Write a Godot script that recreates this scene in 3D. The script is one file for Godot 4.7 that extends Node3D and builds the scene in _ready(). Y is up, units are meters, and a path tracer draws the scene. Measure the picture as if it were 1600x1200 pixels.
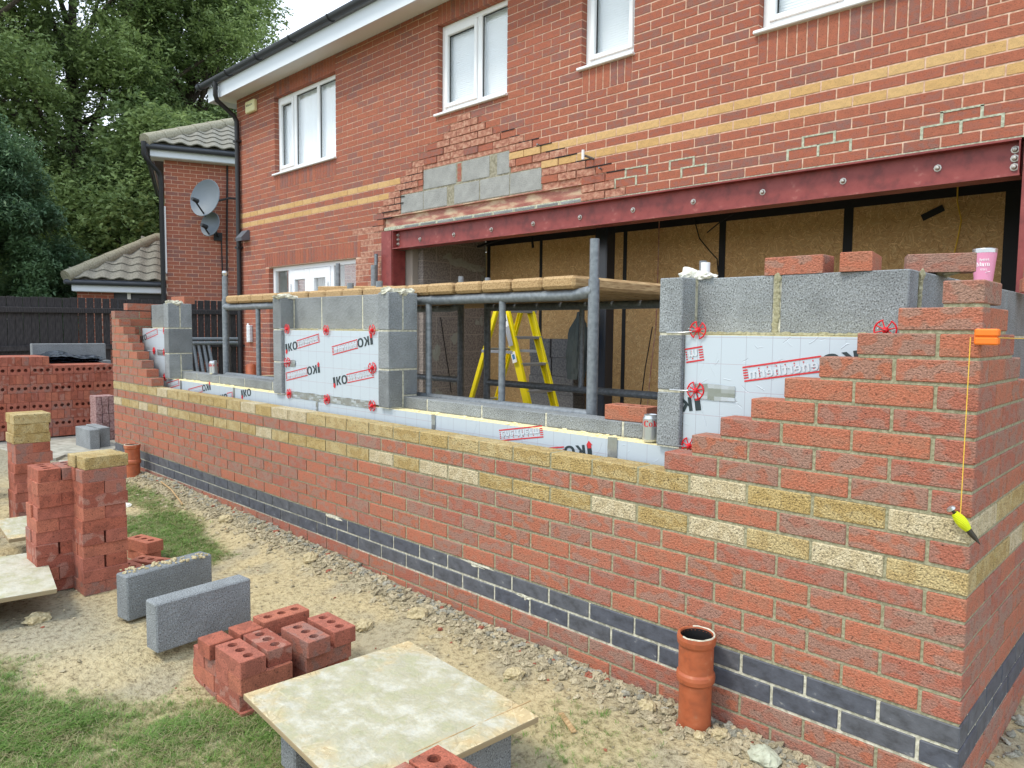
extends Node3D

const RED := 0
const BUFF := 10
const BLUE := 14
const EYE := Vector3(0.4817, 1.1909, 2.3405)
var cam: Camera3D
var rng := RandomNumberGenerator.new()
var M := {}
var cache := {}
var taken := {}


func _ready() -> void:
	rng.seed = 7
	# ---- camera, sky, light, exposure
	cam = Camera3D.new()
	cam.name = "camera"
	cam.fov = 55.51
	cam.near = 0.05
	cam.far = 900.0
	cam.transform = Transform3D(Basis(Vector3(0.7150, 0.00988, -0.69905), Vector3(-0.05773, 0.99732, -0.04496), Vector3(0.69673, 0.0725, 0.71366)).orthonormalized(), EYE)
	add_child(cam)
	cam.current = true
	var env := Environment.new()
	var sky := Sky.new()
	var sm := ProceduralSkyMaterial.new()
	sm.sky_top_color = Color(0.80, 0.86, 0.93)
	sm.sky_horizon_color = Color(0.97, 0.98, 1.0)
	sm.sky_curve = 0.22
	sm.ground_bottom_color = Color(0.42, 0.40, 0.34)
	sm.ground_horizon_color = Color(0.62, 0.62, 0.6)
	sm.sky_energy_multiplier = 1.0
	sky.sky_material = sm
	env.background_mode = Environment.BG_SKY
	env.sky = sky
	env.background_energy_multiplier = 1.0
	env.tonemap_mode = Environment.TONE_MAPPER_LINEAR
	env.tonemap_exposure = 2.12
	env.sdfgi_enabled = true
	env.ssao_enabled = true
	env.ssil_enabled = true
	var we := WorldEnvironment.new()
	we.name = "world_environment"
	we.environment = env
	add_child(we)
	var sun := DirectionalLight3D.new()
	sun.name = "sun"
	sun.light_energy = 0.38
	sun.light_color = Color(1.0, 0.965, 0.9)
	sun.light_angular_distance = 14.0
	sun.shadow_enabled = true
	sun.look_at_from_position(Vector3(-1.4, 8.0, 4.8), Vector3.ZERO)
	add_child(sun)
	make_materials()
	build_ground()
	build_new_wall()
	build_inner_leaf()
	build_insulation()
	build_house()
	build_interior()
	build_trestles()
	build_neighbours()
	build_fence()
	build_trees()
	build_stacks()
	build_ground_things()
	build_small_things()
	build_cover()


# ---------------------------------------------------------------- naming
func numbered(called: String) -> String:
	if not taken.has(called):
		taken[called] = 0
		return called
	taken[called] += 1
	return "%s_%03d" % [called, taken[called]]


func tag(o: Node, label := "", category := "", group := "", kind := "") -> void:
	if label:
		o.set_meta("label", label)
	if category:
		o.set_meta("category", category)
	if group:
		o.set_meta("group", group)
	if kind:
		o.set_meta("kind", kind)


func base(called: String, label: String, category: String, at := Vector3.ZERO, turn := 0.0, group := "") -> Node3D:
	var o := Node3D.new()
	o.name = numbered(called)
	add_child(o)
	o.position = at
	o.rotation.y = turn
	tag(o, label, category, group)
	return o


func put(called: String, mesh: Mesh, mat: Material, parent: Node = null, t := Transform3D()) -> MeshInstance3D:
	var o := MeshInstance3D.new()
	o.name = numbered(called) if parent == null else called
	o.mesh = mesh
	if mat:
		o.material_override = mat
	o.transform = t
	(self if parent == null else parent).add_child(o, true)
	return o


func build(called: String, st: SurfaceTool, mat: Material, parent: Node = null, t := Transform3D()) -> MeshInstance3D:
	return put(called, st.commit(), mat, parent, t)


func mb() -> SurfaceTool:
	var st := SurfaceTool.new()
	st.begin(Mesh.PRIMITIVE_TRIANGLES)
	return st


# ---------------------------------------------------------------- shapes
func poly(st: SurfaceTool, pts: Array, inside: Vector3) -> void:
	var c := Vector3.ZERO
	for p in pts:
		c += p
	c /= pts.size()
	var n: Vector3 = (pts[2] - pts[0]).cross(pts[1] - pts[0]).normalized()
	if n.dot(c - inside) < 0.0:
		pts = pts.duplicate()
		pts.reverse()
		n = -n
	for i in range(1, pts.size() - 1):
		for p in [pts[0], pts[i], pts[i + 1]]:
			st.set_normal(n)
			st.set_uv(Vector2(p.x, p.y))
			st.add_vertex(p)


func face(st: SurfaceTool, pts: Array, n: Vector3) -> void:
	poly(st, pts, (pts[0] + pts[2]) * 0.5 - n)


func add_box(st: SurfaceTool, at: Vector3, s: Vector3, bev := 0.0, b := Basis()) -> void:
	var h := s * 0.5
	if bev <= 0.0:
		for ax in 3:
			for sg in [-1.0, 1.0]:
				var pts := []
				for k in [[-1, -1], [1, -1], [1, 1], [-1, 1]]:
					var v := Vector3.ZERO
					v[ax] = sg * h[ax]
					v[(ax + 1) % 3] = k[0] * h[(ax + 1) % 3]
					v[(ax + 2) % 3] = k[1] * h[(ax + 2) % 3]
					pts.append(at + b * v)
				poly(st, pts, at)
		return
	var g := h - Vector3(bev, bev, bev)
	for ax in 3:
		var a1 := (ax + 1) % 3
		var a2 := (ax + 2) % 3
		for sg in [-1.0, 1.0]:
			var pts := []
			for k in [[-1, -1], [1, -1], [1, 1], [-1, 1]]:
				var v := Vector3.ZERO
				v[ax] = sg * h[ax]
				v[a1] = k[0] * g[a1]
				v[a2] = k[1] * g[a2]
				pts.append(at + b * v)
			poly(st, pts, at)
		for s1 in [-1.0, 1.0]:
			for s2 in [-1.0, 1.0]:
				var pts := []
				for k in [[-1, 0], [1, 0], [1, 1], [-1, 1]]:
					var v := Vector3.ZERO
					v[ax] = k[0] * g[ax]
					v[a1] = s1 * (h[a1] if k[1] == 0 else g[a1])
					v[a2] = s2 * (g[a2] if k[1] == 0 else h[a2])
					pts.append(at + b * v)
				poly(st, pts, at)
	for sx in [-1.0, 1.0]:
		for sy in [-1.0, 1.0]:
			for sz in [-1.0, 1.0]:
				poly(st, [at + b * Vector3(sx * h.x, sy * g.y, sz * g.z), at + b * Vector3(sx * g.x, sy * h.y, sz * g.z), at + b * Vector3(sx * g.x, sy * g.y, sz * h.z)], at)


func box_mesh(s: Vector3, bev := 0.0) -> ArrayMesh:
	var key := "b%.4f,%.4f,%.4f,%.4f" % [s.x, s.y, s.z, bev]
	if not cache.has(key):
		var st := mb()
		add_box(st, Vector3.ZERO, s, bev)
		cache[key] = st.commit()
	return cache[key]


func box2(st: SurfaceTool, a: Vector3, b: Vector3, bev := 0.0) -> void:
	add_box(st, (a + b) * 0.5, (b - a).abs(), bev)


func frame_of(d: Vector3) -> Basis:
	var up := Vector3.UP if absf(d.normalized().y) < 0.95 else Vector3.RIGHT
	var x := up.cross(d).normalized()
	return Basis(x, d.cross(x).normalized(), d.normalized())


func tube(st: SurfaceTool, pts: Array, r, seg := 12, caps := true) -> void:
	# r: one radius or one per point
	var rings := []
	var bs: Basis
	for i in pts.size():
		var d: Vector3
		if i == 0:
			d = pts[1] - pts[0]
		elif i == pts.size() - 1:
			d = pts[i] - pts[i - 1]
		else:
			d = (pts[i + 1] - pts[i]).normalized() + (pts[i] - pts[i - 1]).normalized()
		if i == 0:
			bs = frame_of(d)
		else:
			var z := d.normalized()
			var x := (bs.x - z * bs.x.dot(z)).normalized()
			bs = Basis(x, z.cross(x), z)
		var rr: float = r[i] if r is Array else r
		var ring := []
		for k in seg:
			var a := TAU * k / seg
			var n := bs.x * cos(a) + bs.y * sin(a)
			ring.append([pts[i] + n * rr, n])
		rings.append(ring)
	for i in pts.size() - 1:
		for k in seg:
			var k2 := (k + 1) % seg
			var q := [rings[i][k], rings[i][k2], rings[i + 1][k2], rings[i + 1][k]]
			var fn: Vector3 = (q[2][0] - q[0][0]).cross(q[1][0] - q[0][0])
			if fn.dot(q[0][1] + q[2][1]) < 0.0:
				q.reverse()
			for t in [0, 1, 2, 0, 2, 3]:
				st.set_normal(q[t][1])
				st.set_uv(Vector2(float(k) / seg, float(i)))
				st.add_vertex(q[t][0])
	if caps:
		for e in [0, pts.size() - 1]:
			var ps := []
			for v in rings[e]:
				ps.append(v[0])
			poly(st, ps, pts[1] if e == 0 else pts[e - 1])


func lathe(st: SurfaceTool, prof: Array, seg := 20, at := Vector3.ZERO, b := Basis()) -> void:
	# prof: Vector2(radius, height); sharp between rows
	for i in prof.size() - 1:
		var p: Vector2 = prof[i]
		var q: Vector2 = prof[i + 1]
		var t := (q - p).normalized()
		var nn := Vector2(t.y, -t.x)
		for k in seg:
			var a := TAU * k / seg
			var a2 := TAU * (k + 1) / seg
			var vs := [[p, a], [p, a2], [q, a2], [q, a]]
			var out := []
			for v in vs:
				out.append([at + b * Vector3(v[0].x * cos(v[1]), v[0].y, v[0].x * sin(v[1])), b * Vector3(nn.x * cos(v[1]), nn.y, nn.x * sin(v[1]))])
			var fn: Vector3 = (out[2][0] - out[0][0]).cross(out[1][0] - out[0][0])
			if fn.length() < 1e-12:
				fn = (out[3][0] - out[0][0]).cross(out[2][0] - out[0][0])
			if fn.dot(out[0][1] + out[2][1]) < 0.0:
				out.reverse()
			for m in [0, 1, 2, 0, 2, 3]:
				st.set_normal(out[m][1])
				st.set_uv(Vector2(float(k) / seg, float(i)))
				st.add_vertex(out[m][0])


func strip_prism(st: SurfaceTool, outline: Array, depth: float, t := Transform3D()) -> void:
	# outline: Vector2 points of a polygon, extruded along -z from z = 0
	var pk := PackedVector2Array(outline)
	var idx := Geometry2D.triangulate_polygon(pk)
	var mid := Vector2.ZERO
	for p in pk:
		mid += p
	mid /= pk.size()
	for i in range(0, idx.size(), 3):
		for z in [0.0, -depth]:
			var tri := []
			for k in 3:
				var p := pk[idx[i + k]]
				tri.append(t * Vector3(p.x, p.y, z))
			face(st, [tri[0], tri[1], tri[2]], t.basis * Vector3(0, 0, 1 if z == 0.0 else -1))
	var cw := Geometry2D.is_polygon_clockwise(pk)
	for i in pk.size():
		var p := pk[i]
		var q := pk[(i + 1) % pk.size()]
		var e := (q - p).normalized()
		var n := Vector3(e.y, -e.x, 0) * (-1.0 if cw else 1.0)
		face(st, [t * Vector3(p.x, p.y, 0), t * Vector3(q.x, q.y, 0), t * Vector3(q.x, q.y, -depth), t * Vector3(p.x, p.y, -depth)], t.basis * n)


func lump(st: SurfaceTool, at: Vector3, s: Vector3, sd: int, rough := 0.35, rows := 7) -> void:
	# an uneven rounded lump
	var nz := FastNoiseLite.new()
	nz.seed = sd
	nz.frequency = 0.9
	var seg := rows * 2
	var v := func(i: int, k: int) -> Vector3:
		var th := PI * i / rows
		var ph := TAU * (k % seg) / seg
		var d := Vector3(sin(th) * cos(ph), cos(th), sin(th) * sin(ph))
		return at + d * s * (1.0 + rough * nz.get_noise_3dv(d * 1.6 + Vector3(sd, 0, 0)) * 1.6)
	for i in rows:
		for k in seg:
			var a: Vector3 = v.call(i, k)
			var b: Vector3 = v.call(i, k + 1)
			var c: Vector3 = v.call(i + 1, k + 1)
			var d: Vector3 = v.call(i + 1, k)
			if i > 0:
				poly(st, [a, b, c], at)
			if i < rows - 1:
				poly(st, [a, c, d], at)


# ---------------------------------------------------------------- materials
func noise_tex(sd: int, freq: float, cols: Array, offs: Array, size := 512, kind := 0, oct := 5, gain := 0.5) -> NoiseTexture2D:
	var n := FastNoiseLite.new()
	n.seed = sd
	n.frequency = freq
	n.noise_type = FastNoiseLite.TYPE_SIMPLEX_SMOOTH if kind == 0 else FastNoiseLite.TYPE_CELLULAR
	if kind == 1:
		n.cellular_return_type = FastNoiseLite.RETURN_DISTANCE
	n.fractal_octaves = oct
	n.fractal_gain = gain
	if kind == 1:
		n.fractal_type = FastNoiseLite.FRACTAL_NONE if oct <= 1 else FastNoiseLite.FRACTAL_FBM
	var t := NoiseTexture2D.new()
	t.width = size
	t.height = size
	t.seamless = true
	t.noise = n
	if cols.size():
		var g := Gradient.new()
		g.offsets = PackedFloat32Array(offs)
		var pc := PackedColorArray()
		for c in cols:
			pc.append(c)
		g.colors = pc
		t.color_ramp = g
	return t


func rgb(r: int, g: int, b: int) -> Color:
	return Color(r / 255.0, g / 255.0, b / 255.0)


func plain(c: Color, rough := 0.8, metal := 0.0) -> StandardMaterial3D:
	var m := StandardMaterial3D.new()
	m.albedo_color = c
	m.roughness = rough
	m.metallic = metal
	return m


func grained(tex: Texture2D, scale: Vector3, rough := 0.9, height: Texture2D = null, hs := 0.3, tint := Color.WHITE) -> StandardMaterial3D:
	var m := StandardMaterial3D.new()
	m.albedo_color = tint
	m.albedo_texture = tex
	m.roughness = rough
	m.uv1_triplanar = true
	m.uv1_world_triplanar = true
	m.uv1_scale = scale
	if height:
		m.heightmap_enabled = true
		m.heightmap_texture = height
		m.heightmap_scale = hs
	return m


func ramp(c: Color, d: float) -> Color:
	return Color(c.r * d, c.g * d, c.b * d)


func make_materials() -> void:
	var rustic := noise_tex(3, 0.035, [], [], 512, 0, 5, 0.6)
	var pits := noise_tex(5, 0.05, [], [], 512, 1, 2, 0.6)
	var fine := noise_tex(6, 0.06, [], [], 512, 0, 4, 0.6)
	M.rustic = rustic
	M.pits = pits
	M.fine = fine
	# new red facing bricks: clay with grey-brown fired patches and dark drag marks
	var reds := [[rgb(168, 106, 85), rgb(156, 117, 102)], [rgb(174, 107, 83), rgb(166, 110, 88)], [rgb(162, 99, 81), rgb(154, 110, 96)], [rgb(158, 108, 92), rgb(152, 119, 105)], [rgb(170, 105, 81), rgb(156, 116, 100)], [rgb(160, 104, 85), rgb(151, 115, 101)]]
	var crease := brick_height(3)
	M.crease = crease
	for i in 6:
		M["red%d" % i] = grained(brick_tex(reds[i][0], reds[i][1], 20 + i, [0.54, 0.52, 0.5, 0.42, 0.5, 0.46][i], 0.8), Vector3(2.2, 3.3, 2.2), 0.93, crease, 0.3)
	for i in 5:
		var a: Color = [rgb(162, 92, 72), rgb(146, 82, 66), rgb(172, 104, 82), rgb(158, 100, 84), rgb(152, 90, 74)][i]
		M["loose%d" % i] = grained(brick_tex(a, [ramp(a, 0.88), rgb(160, 112, 98), ramp(a, 0.92), rgb(142, 104, 94), ramp(a, 1.1)][i], 30 + i, 0.54, 0.7), Vector3(2.2, 2.2, 2.2), 0.93, crease, 0.14)
	var buffs := [[rgb(178, 158, 112), rgb(166, 142, 92)], [rgb(184, 166, 122), rgb(174, 152, 106)], [rgb(197, 184, 153), rgb(186, 171, 138)], [rgb(170, 146, 94), rgb(180, 158, 108)]]
	for i in 4:
		M["buff%d" % i] = grained(brick_tex(buffs[i][0], buffs[i][1], 40 + i, 0.5, 1.05), Vector3(2.2, 2.6, 2.2), 0.95, crease, 0.42)
	for i in 2:
		var a: Color = [rgb(84, 87, 94), rgb(76, 80, 90)][i]
		M["blue%d" % i] = grained(noise_tex(50 + i, 0.012, [ramp(a, 0.8), a, ramp(a, 1.1), rgb(150, 152, 150)], [0.1, 0.45, 0.78, 1.0], 512, 0, 6, 0.65), Vector3(2, 3, 2), 0.6, fine, 0.04)
	M.mortar = grained(noise_tex(60, 0.03, [rgb(128, 125, 100), rgb(151, 148, 122), rgb(172, 169, 143)], [0.2, 0.5, 0.85]), Vector3(4, 4, 4), 0.97, fine, 0.15)
	M.pale_mortar = grained(noise_tex(61, 0.02, [rgb(166, 164, 146), rgb(196, 194, 176), rgb(214, 212, 196)], [0.2, 0.5, 0.85]), Vector3(4, 4, 4), 0.97, fine, 0.15)
	M.foam_edge = grained(noise_tex(62, 0.03, [rgb(222, 206, 150), rgb(236, 222, 172), rgb(244, 232, 190)], [0.2, 0.5, 0.85]), Vector3(4, 4, 4), 0.95)
	# older house bricks
	var old := [[rgb(164, 96, 75), rgb(156, 96, 79)], [rgb(160, 93, 73), rgb(149, 96, 83)], [rgb(152, 92, 76), rgb(141, 97, 86)], [rgb(169, 101, 78), rgb(160, 97, 76)], [rgb(147, 93, 81), rgb(137, 97, 89)]]
	for i in 5:
		var a: Color = old[i][0]
		var b: Color = old[i][1]
		M["old%d" % i] = grained(brick_tex(a, b, 70 + i, 0.5, 0.7), Vector3(2.2, 3.3, 2.2), 0.93, crease, 0.18)
	for i in 2:
		var a: Color = [rgb(206, 170, 118), rgb(200, 162, 108)][i]
		M["gold%d" % i] = grained(brick_tex(a, ramp(a, 0.96), 80 + i, 0.5, 0.5), Vector3(2.5, 3.5, 2.5), 0.93, crease, 0.16)
	M.dusty = grained(noise_tex(84, 0.016, [rgb(124, 82, 68), rgb(160, 108, 90), rgb(176, 128, 108), rgb(204, 172, 150)], [0.05, 0.36, 0.6, 1.0], 512, 0, 6, 0.65), Vector3(1.5, 2, 1.5), 0.96, rustic, 0.35)
	M.house_mortar = grained(noise_tex(85, 0.02, [rgb(188, 152, 130), rgb(206, 173, 151), rgb(218, 190, 170)], [0.2, 0.5, 0.85]), Vector3(2, 2, 2), 0.97, fine, 0.1)
	M.green_mortar = grained(noise_tex(86, 0.02, [rgb(150, 152, 134), rgb(176, 180, 160), rgb(196, 200, 182)], [0.2, 0.5, 0.85]), Vector3(3, 3, 3), 0.97, fine, 0.2)
	# dense concrete blocks
	for i in 3:
		var k: float = [1.0, 0.93, 1.07][i]
		M["block%d" % i] = grained(block_tex(rgb(128, 133, 136), k, 90 + i), Vector3(1.7, 1.7, 1.7), 0.95, pits, 0.28)
	M.dusty_block = grained(block_tex(rgb(152, 154, 152), 1.0, 93), Vector3(1.7, 1.7, 1.7), 0.95, pits, 0.2)
	M.dark_block = grained(noise_tex(94, 0.03, [rgb(82, 82, 84), rgb(104, 104, 106), rgb(124, 122, 120)], [0.2, 0.5, 0.9]), Vector3(2, 2, 2), 0.95, pits, 0.15)
	M.steel_red = grained(noise_tex(96, 0.008, [rgb(112, 48, 46), rgb(134, 58, 55), rgb(142, 66, 62), rgb(170, 112, 102)], [0.15, 0.45, 0.75, 1.0], 512, 0, 5, 0.6), Vector3(1.2, 1.2, 1.2), 0.5)
	M.bolt = plain(rgb(176, 172, 164), 0.35, 0.8)
	M.lintel = grained(noise_tex(97, 0.006, [rgb(150, 92, 84), rgb(170, 120, 106), rgb(190, 158, 134), rgb(206, 186, 158)], [0.2, 0.44, 0.6, 0.9], 512, 0, 6, 0.62), Vector3(0.8, 2.2, 0.8), 0.85, fine, 0.2)
	var osb_im := strand_image(1024, 5200, [rgb(196, 156, 104), rgb(206, 166, 112), rgb(214, 178, 124), rgb(220, 186, 134), rgb(184, 142, 92)], 3)
	M.osb = grained(ImageTexture.create_from_image(osb_im), Vector3(0.85, 0.85, 0.85), 0.85)
	M.galv = grained(noise_tex(99, 0.02, [rgb(112, 118, 124), rgb(126, 133, 139), rgb(144, 151, 157)], [0.2, 0.5, 0.9]), Vector3(3, 3, 3), 0.5)
	M.galv.metallic = 0.35
	M.wood = grained(noise_tex(100, 0.02, [rgb(142, 112, 76), rgb(176, 146, 104), rgb(200, 174, 132)], [0.2, 0.5, 0.9], 512, 0, 5, 0.6), Vector3(8, 8, 0.7), 0.9, fine, 0.15)
	M.ply = plain(Color.WHITE, 0.9)
	M.ply.albedo_texture = ImageTexture.create_from_image(stained_image(4, 0.0))
	M.ply.heightmap_enabled = true
	M.ply.heightmap_texture = fine
	M.ply.heightmap_scale = 0.15
	M.ply_pale = M.ply.duplicate()
	M.ply_pale.albedo_texture = ImageTexture.create_from_image(stained_image(9, 0.45))
	M.ply_white = grained(noise_tex(102, 0.01, [rgb(200, 198, 184), rgb(224, 224, 216), rgb(240, 240, 236)], [0.2, 0.42, 0.7], 512, 0, 6, 0.6), Vector3(1.3, 1.3, 1.3), 0.9, fine, 0.25)
	M.board_edge = plain(rgb(150, 134, 104), 0.95)
	M.upvc = plain(rgb(236, 240, 244), 0.35)
	M.fascia = plain(rgb(214, 222, 232), 0.4)
	M.soffit = plain(rgb(226, 228, 226), 0.6)
	M.gutter = plain(rgb(58, 62, 70), 0.45)
	M.black = plain(rgb(34, 36, 40), 0.5)
	M.tape = plain(rgb(20, 21, 24), 0.7)
	M.rubber = plain(rgb(24, 24, 26), 0.6)
	var gl := StandardMaterial3D.new()
	gl.albedo_color = Color(0.9, 0.95, 0.97, 0.06)
	gl.transparency = BaseMaterial3D.TRANSPARENCY_ALPHA
	gl.roughness = 0.03
	gl.metallic_specular = 0.75
	M.glass = gl
	M.blind = plain(rgb(240, 246, 250), 0.6)
	M.net = plain(rgb(238, 244, 248), 0.85)
	M.dim = plain(rgb(150, 150, 140), 0.9)
	M.roof = grained(noise_tex(103, 0.02, [rgb(104, 102, 94), rgb(128, 126, 117), rgb(148, 146, 137)], [0.2, 0.5, 0.9]), Vector3(2, 2, 2), 0.95, fine, 0.2)
	M.ridge = grained(noise_tex(104, 0.02, [rgb(124, 120, 102), rgb(148, 144, 126), rgb(164, 160, 144)], [0.2, 0.5, 0.9]), Vector3(2, 2, 2), 0.95, fine, 0.2)
	M.fence = grained(noise_tex(105, 0.02, [rgb(38, 36, 38), rgb(54, 52, 54), rgb(72, 68, 68)], [0.2, 0.5, 0.95]), Vector3(6, 0.8, 6), 0.9, fine, 0.15)
	M.bark = grained(noise_tex(106, 0.03, [rgb(44, 38, 32), rgb(72, 64, 54), rgb(96, 88, 76)], [0.2, 0.5, 0.9]), Vector3(2, 0.6, 2), 0.95, fine, 1.0)
	M.terracotta = grained(noise_tex(107, 0.012, [rgb(140, 76, 50), rgb(168, 88, 54), rgb(176, 98, 64), rgb(198, 158, 128)], [0.12, 0.4, 0.72, 1.0], 512, 0, 6, 0.6), Vector3(2, 2, 2), 0.5)
	M.plastic_red = plain(rgb(214, 22, 36), 0.35)
	M.print_red = plain(rgb(200, 44, 50), 0.6)
	M.print_dark = plain(rgb(40, 54, 58), 0.6)
	M.print_pale = plain(rgb(200, 208, 216), 0.5)
	M.yellow = plain(rgb(244, 222, 10), 0.4)
	M.alu = plain(rgb(160, 164, 170), 0.4, 0.5)
	M.lime = plain(rgb(214, 224, 30), 0.8)
	M.cord = plain(rgb(232, 190, 70), 0.8)
	M.orange = plain(rgb(240, 122, 30), 0.4)
	M.pink = plain(rgb(228, 150, 182), 0.3)
	M.white = plain(rgb(240, 240, 240), 0.5)
	M.silver = plain(rgb(200, 204, 208), 0.28, 0.75)
	M.dark_steel = plain(rgb(64, 60, 52), 0.55, 0.5)
	M.tapefoil = plain(rgb(170, 176, 178), 0.25, 0.6)
	M.dish = plain(rgb(118, 128, 138), 0.55)
	M.plastic_sheet = plain(rgb(36, 42, 52), 0.22)
	M.jacket = plain(rgb(60, 68, 68), 0.9)
	M.stone = grained(noise_tex(108, 0.02, [rgb(156, 142, 108), rgb(188, 174, 136), rgb(208, 196, 164)], [0.2, 0.5, 0.9]), Vector3(6, 6, 6), 0.95, fine, 0.3)
	M.foil = foil_material()
	M.old_block = grained(noise_tex(95, 0.03, [rgb(112, 104, 100), rgb(136, 127, 121), rgb(156, 147, 140)], [0.2, 0.5, 0.9]), Vector3(2, 2, 2), 0.95, pits, 0.12)
	M.old_mortar = plain(rgb(158, 148, 138), 0.95)
	M.concrete = grained(noise_tex(109, 0.012, [rgb(140, 138, 128), rgb(164, 162, 150), rgb(184, 182, 172)], [0.2, 0.5, 0.9], 512, 0, 6, 0.6), Vector3(1, 1, 1), 0.95, fine, 0.2)


func brick_tex(a: Color, b: Color, sd: int, cut: float, rough: float) -> ImageTexture:
	# fired clay: two tones in soft edged patches, fine grain and dark drag marks
	var n := 512
	var lo := FastNoiseLite.new()
	lo.seed = sd
	lo.frequency = 0.011
	lo.fractal_octaves = 2
	var fi := FastNoiseLite.new()
	fi.seed = sd + 500
	fi.frequency = 0.12
	fi.fractal_octaves = 3
	fi.fractal_gain = 0.7
	var cr := FastNoiseLite.new()
	cr.seed = sd + 900
	cr.frequency = 0.05
	cr.fractal_octaves = 2
	var d0 := lo.get_seamless_image(n, n).get_data()
	var d1 := fi.get_seamless_image(n, n).get_data()
	var d2 := cr.get_seamless_image(n, n).get_data()
	var out := PackedByteArray()
	out.resize(n * n * 3)
	for i in n * n:
		var t := clampf((d0[i] / 255.0 - cut) * 5.0 + 0.5, 0.0, 1.0)
		var g := 1.0 + rough * ((d1[i] / 255.0 - 0.5) * 0.6)
		var c := d2[i] / 255.0
		if c < 0.3:
			g *= 1.0 - rough * (0.3 - c) * 1.9
		out[i * 3] = int(clampf((a.r + (b.r - a.r) * t) * g, 0.0, 1.0) * 255.0)
		out[i * 3 + 1] = int(clampf((a.g + (b.g - a.g) * t) * g, 0.0, 1.0) * 255.0)
		out[i * 3 + 2] = int(clampf((a.b + (b.b - a.b) * t) * g, 0.0, 1.0) * 255.0)
	return ImageTexture.create_from_image(Image.create_from_data(n, n, false, Image.FORMAT_RGB8, out))


func block_tex(a: Color, k: float, sd: int) -> ImageTexture:
	# pressed aggregate: grey grains, pale specks, dark open pits and faint damp clouds
	var n := 512
	var lo := FastNoiseLite.new()
	lo.seed = sd
	lo.frequency = 0.006
	lo.fractal_octaves = 3
	var fi := FastNoiseLite.new()
	fi.seed = sd + 500
	fi.frequency = 0.16
	fi.fractal_octaves = 2
	var d0 := lo.get_seamless_image(n, n).get_data()
	var d1 := fi.get_seamless_image(n, n).get_data()
	var out := PackedByteArray()
	out.resize(n * n * 3)
	for i in n * n:
		var g := k * (0.93 + 0.14 * d0[i] / 255.0)
		var f := d1[i] / 255.0
		g *= 1.0 + (f - 0.5) * 0.45
		if f < 0.24:
			g *= 0.62
		elif f > 0.82:
			g *= 1.16
		out[i * 3] = int(clampf(a.r * g, 0.0, 1.0) * 255.0)
		out[i * 3 + 1] = int(clampf(a.g * g, 0.0, 1.0) * 255.0)
		out[i * 3 + 2] = int(clampf(a.b * g, 0.0, 1.0) * 255.0)
	return ImageTexture.create_from_image(Image.create_from_data(n, n, false, Image.FORMAT_RGB8, out))


func brick_height(sd: int) -> NoiseTexture2D:
	return noise_tex(sd, 0.07, [Color(0, 0, 0), Color(0.7, 0.7, 0.7), Color(1, 1, 1)], [0.15, 0.45, 0.8], 512, 0, 4, 0.65)


func strand_image(n: int, count: int, cols: Array, sd: int) -> Image:
	# pressed wood strands lying every way
	var im := Image.create(n, n, false, Image.FORMAT_RGB8)
	im.fill(cols[0])
	var r := RandomNumberGenerator.new()
	r.seed = sd
	for k in count:
		var x := r.randf_range(0, n)
		var y := r.randf_range(0, n)
		var a := r.randf_range(0, PI)
		var ln := r.randi_range(8, 26)
		var w := r.randi_range(2, 6)
		var c: Color = cols[r.randi() % cols.size()]
		c = ramp(c, r.randf_range(0.92, 1.06))
		for j in ln:
			x += cos(a) * 2.0
			y += sin(a) * 2.0
			im.fill_rect(Rect2i(posmod(int(x), n), posmod(int(y), n), w, w), c)
		if k % 7 == 0:
			for j in ln:
				x -= cos(a) * 2.0
				y -= sin(a) * 2.0
				im.fill_rect(Rect2i(posmod(int(x), n), posmod(int(y), n), 1, 2), ramp(c, 0.72))
	return im


func stained_image(sd: int, whiter: float) -> Image:
	# chipboard under a dried film of mortar, bare towards the corners
	var n := 512
	var im := strand_image(n, 1500, [rgb(188, 168, 128), rgb(198, 178, 138), rgb(206, 188, 150), rgb(180, 158, 118)], sd)
	var a := FastNoiseLite.new()
	a.seed = sd
	a.frequency = 0.006
	a.fractal_octaves = 6
	a.fractal_gain = 0.6
	var b := FastNoiseLite.new()
	b.seed = sd + 1
	b.frequency = 0.011
	b.fractal_octaves = 6
	b.fractal_gain = 0.62
	var film := rgb(164, 165, 147)
	var damp := rgb(158, 162, 136)
	var white := rgb(194, 198, 194)
	for y in n:
		for x in n:
			var d := Vector2(x - n * 0.5, y - n * 0.5).length() / (n * 0.5)
			var u := a.get_noise_2d(x, y)
			var v := b.get_noise_2d(x, y)
			var k := clampf((1.32 + whiter - d + u * 0.6) * 2.4, 0.0, 0.95)
			if k <= 0.0:
				continue
			var c := film.lerp(damp, smoothstep(0.05, 0.4, v))
			c = c.lerp(white, 0.75 * smoothstep(-0.1 - whiter, 0.55, -v + u * 0.5))
			im.set_pixel(x, y, im.get_pixel(x, y).lerp(c, k * (0.8 + 0.2 * b.get_noise_2d(x * 7.0, y * 7.0))))
	return im


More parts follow.
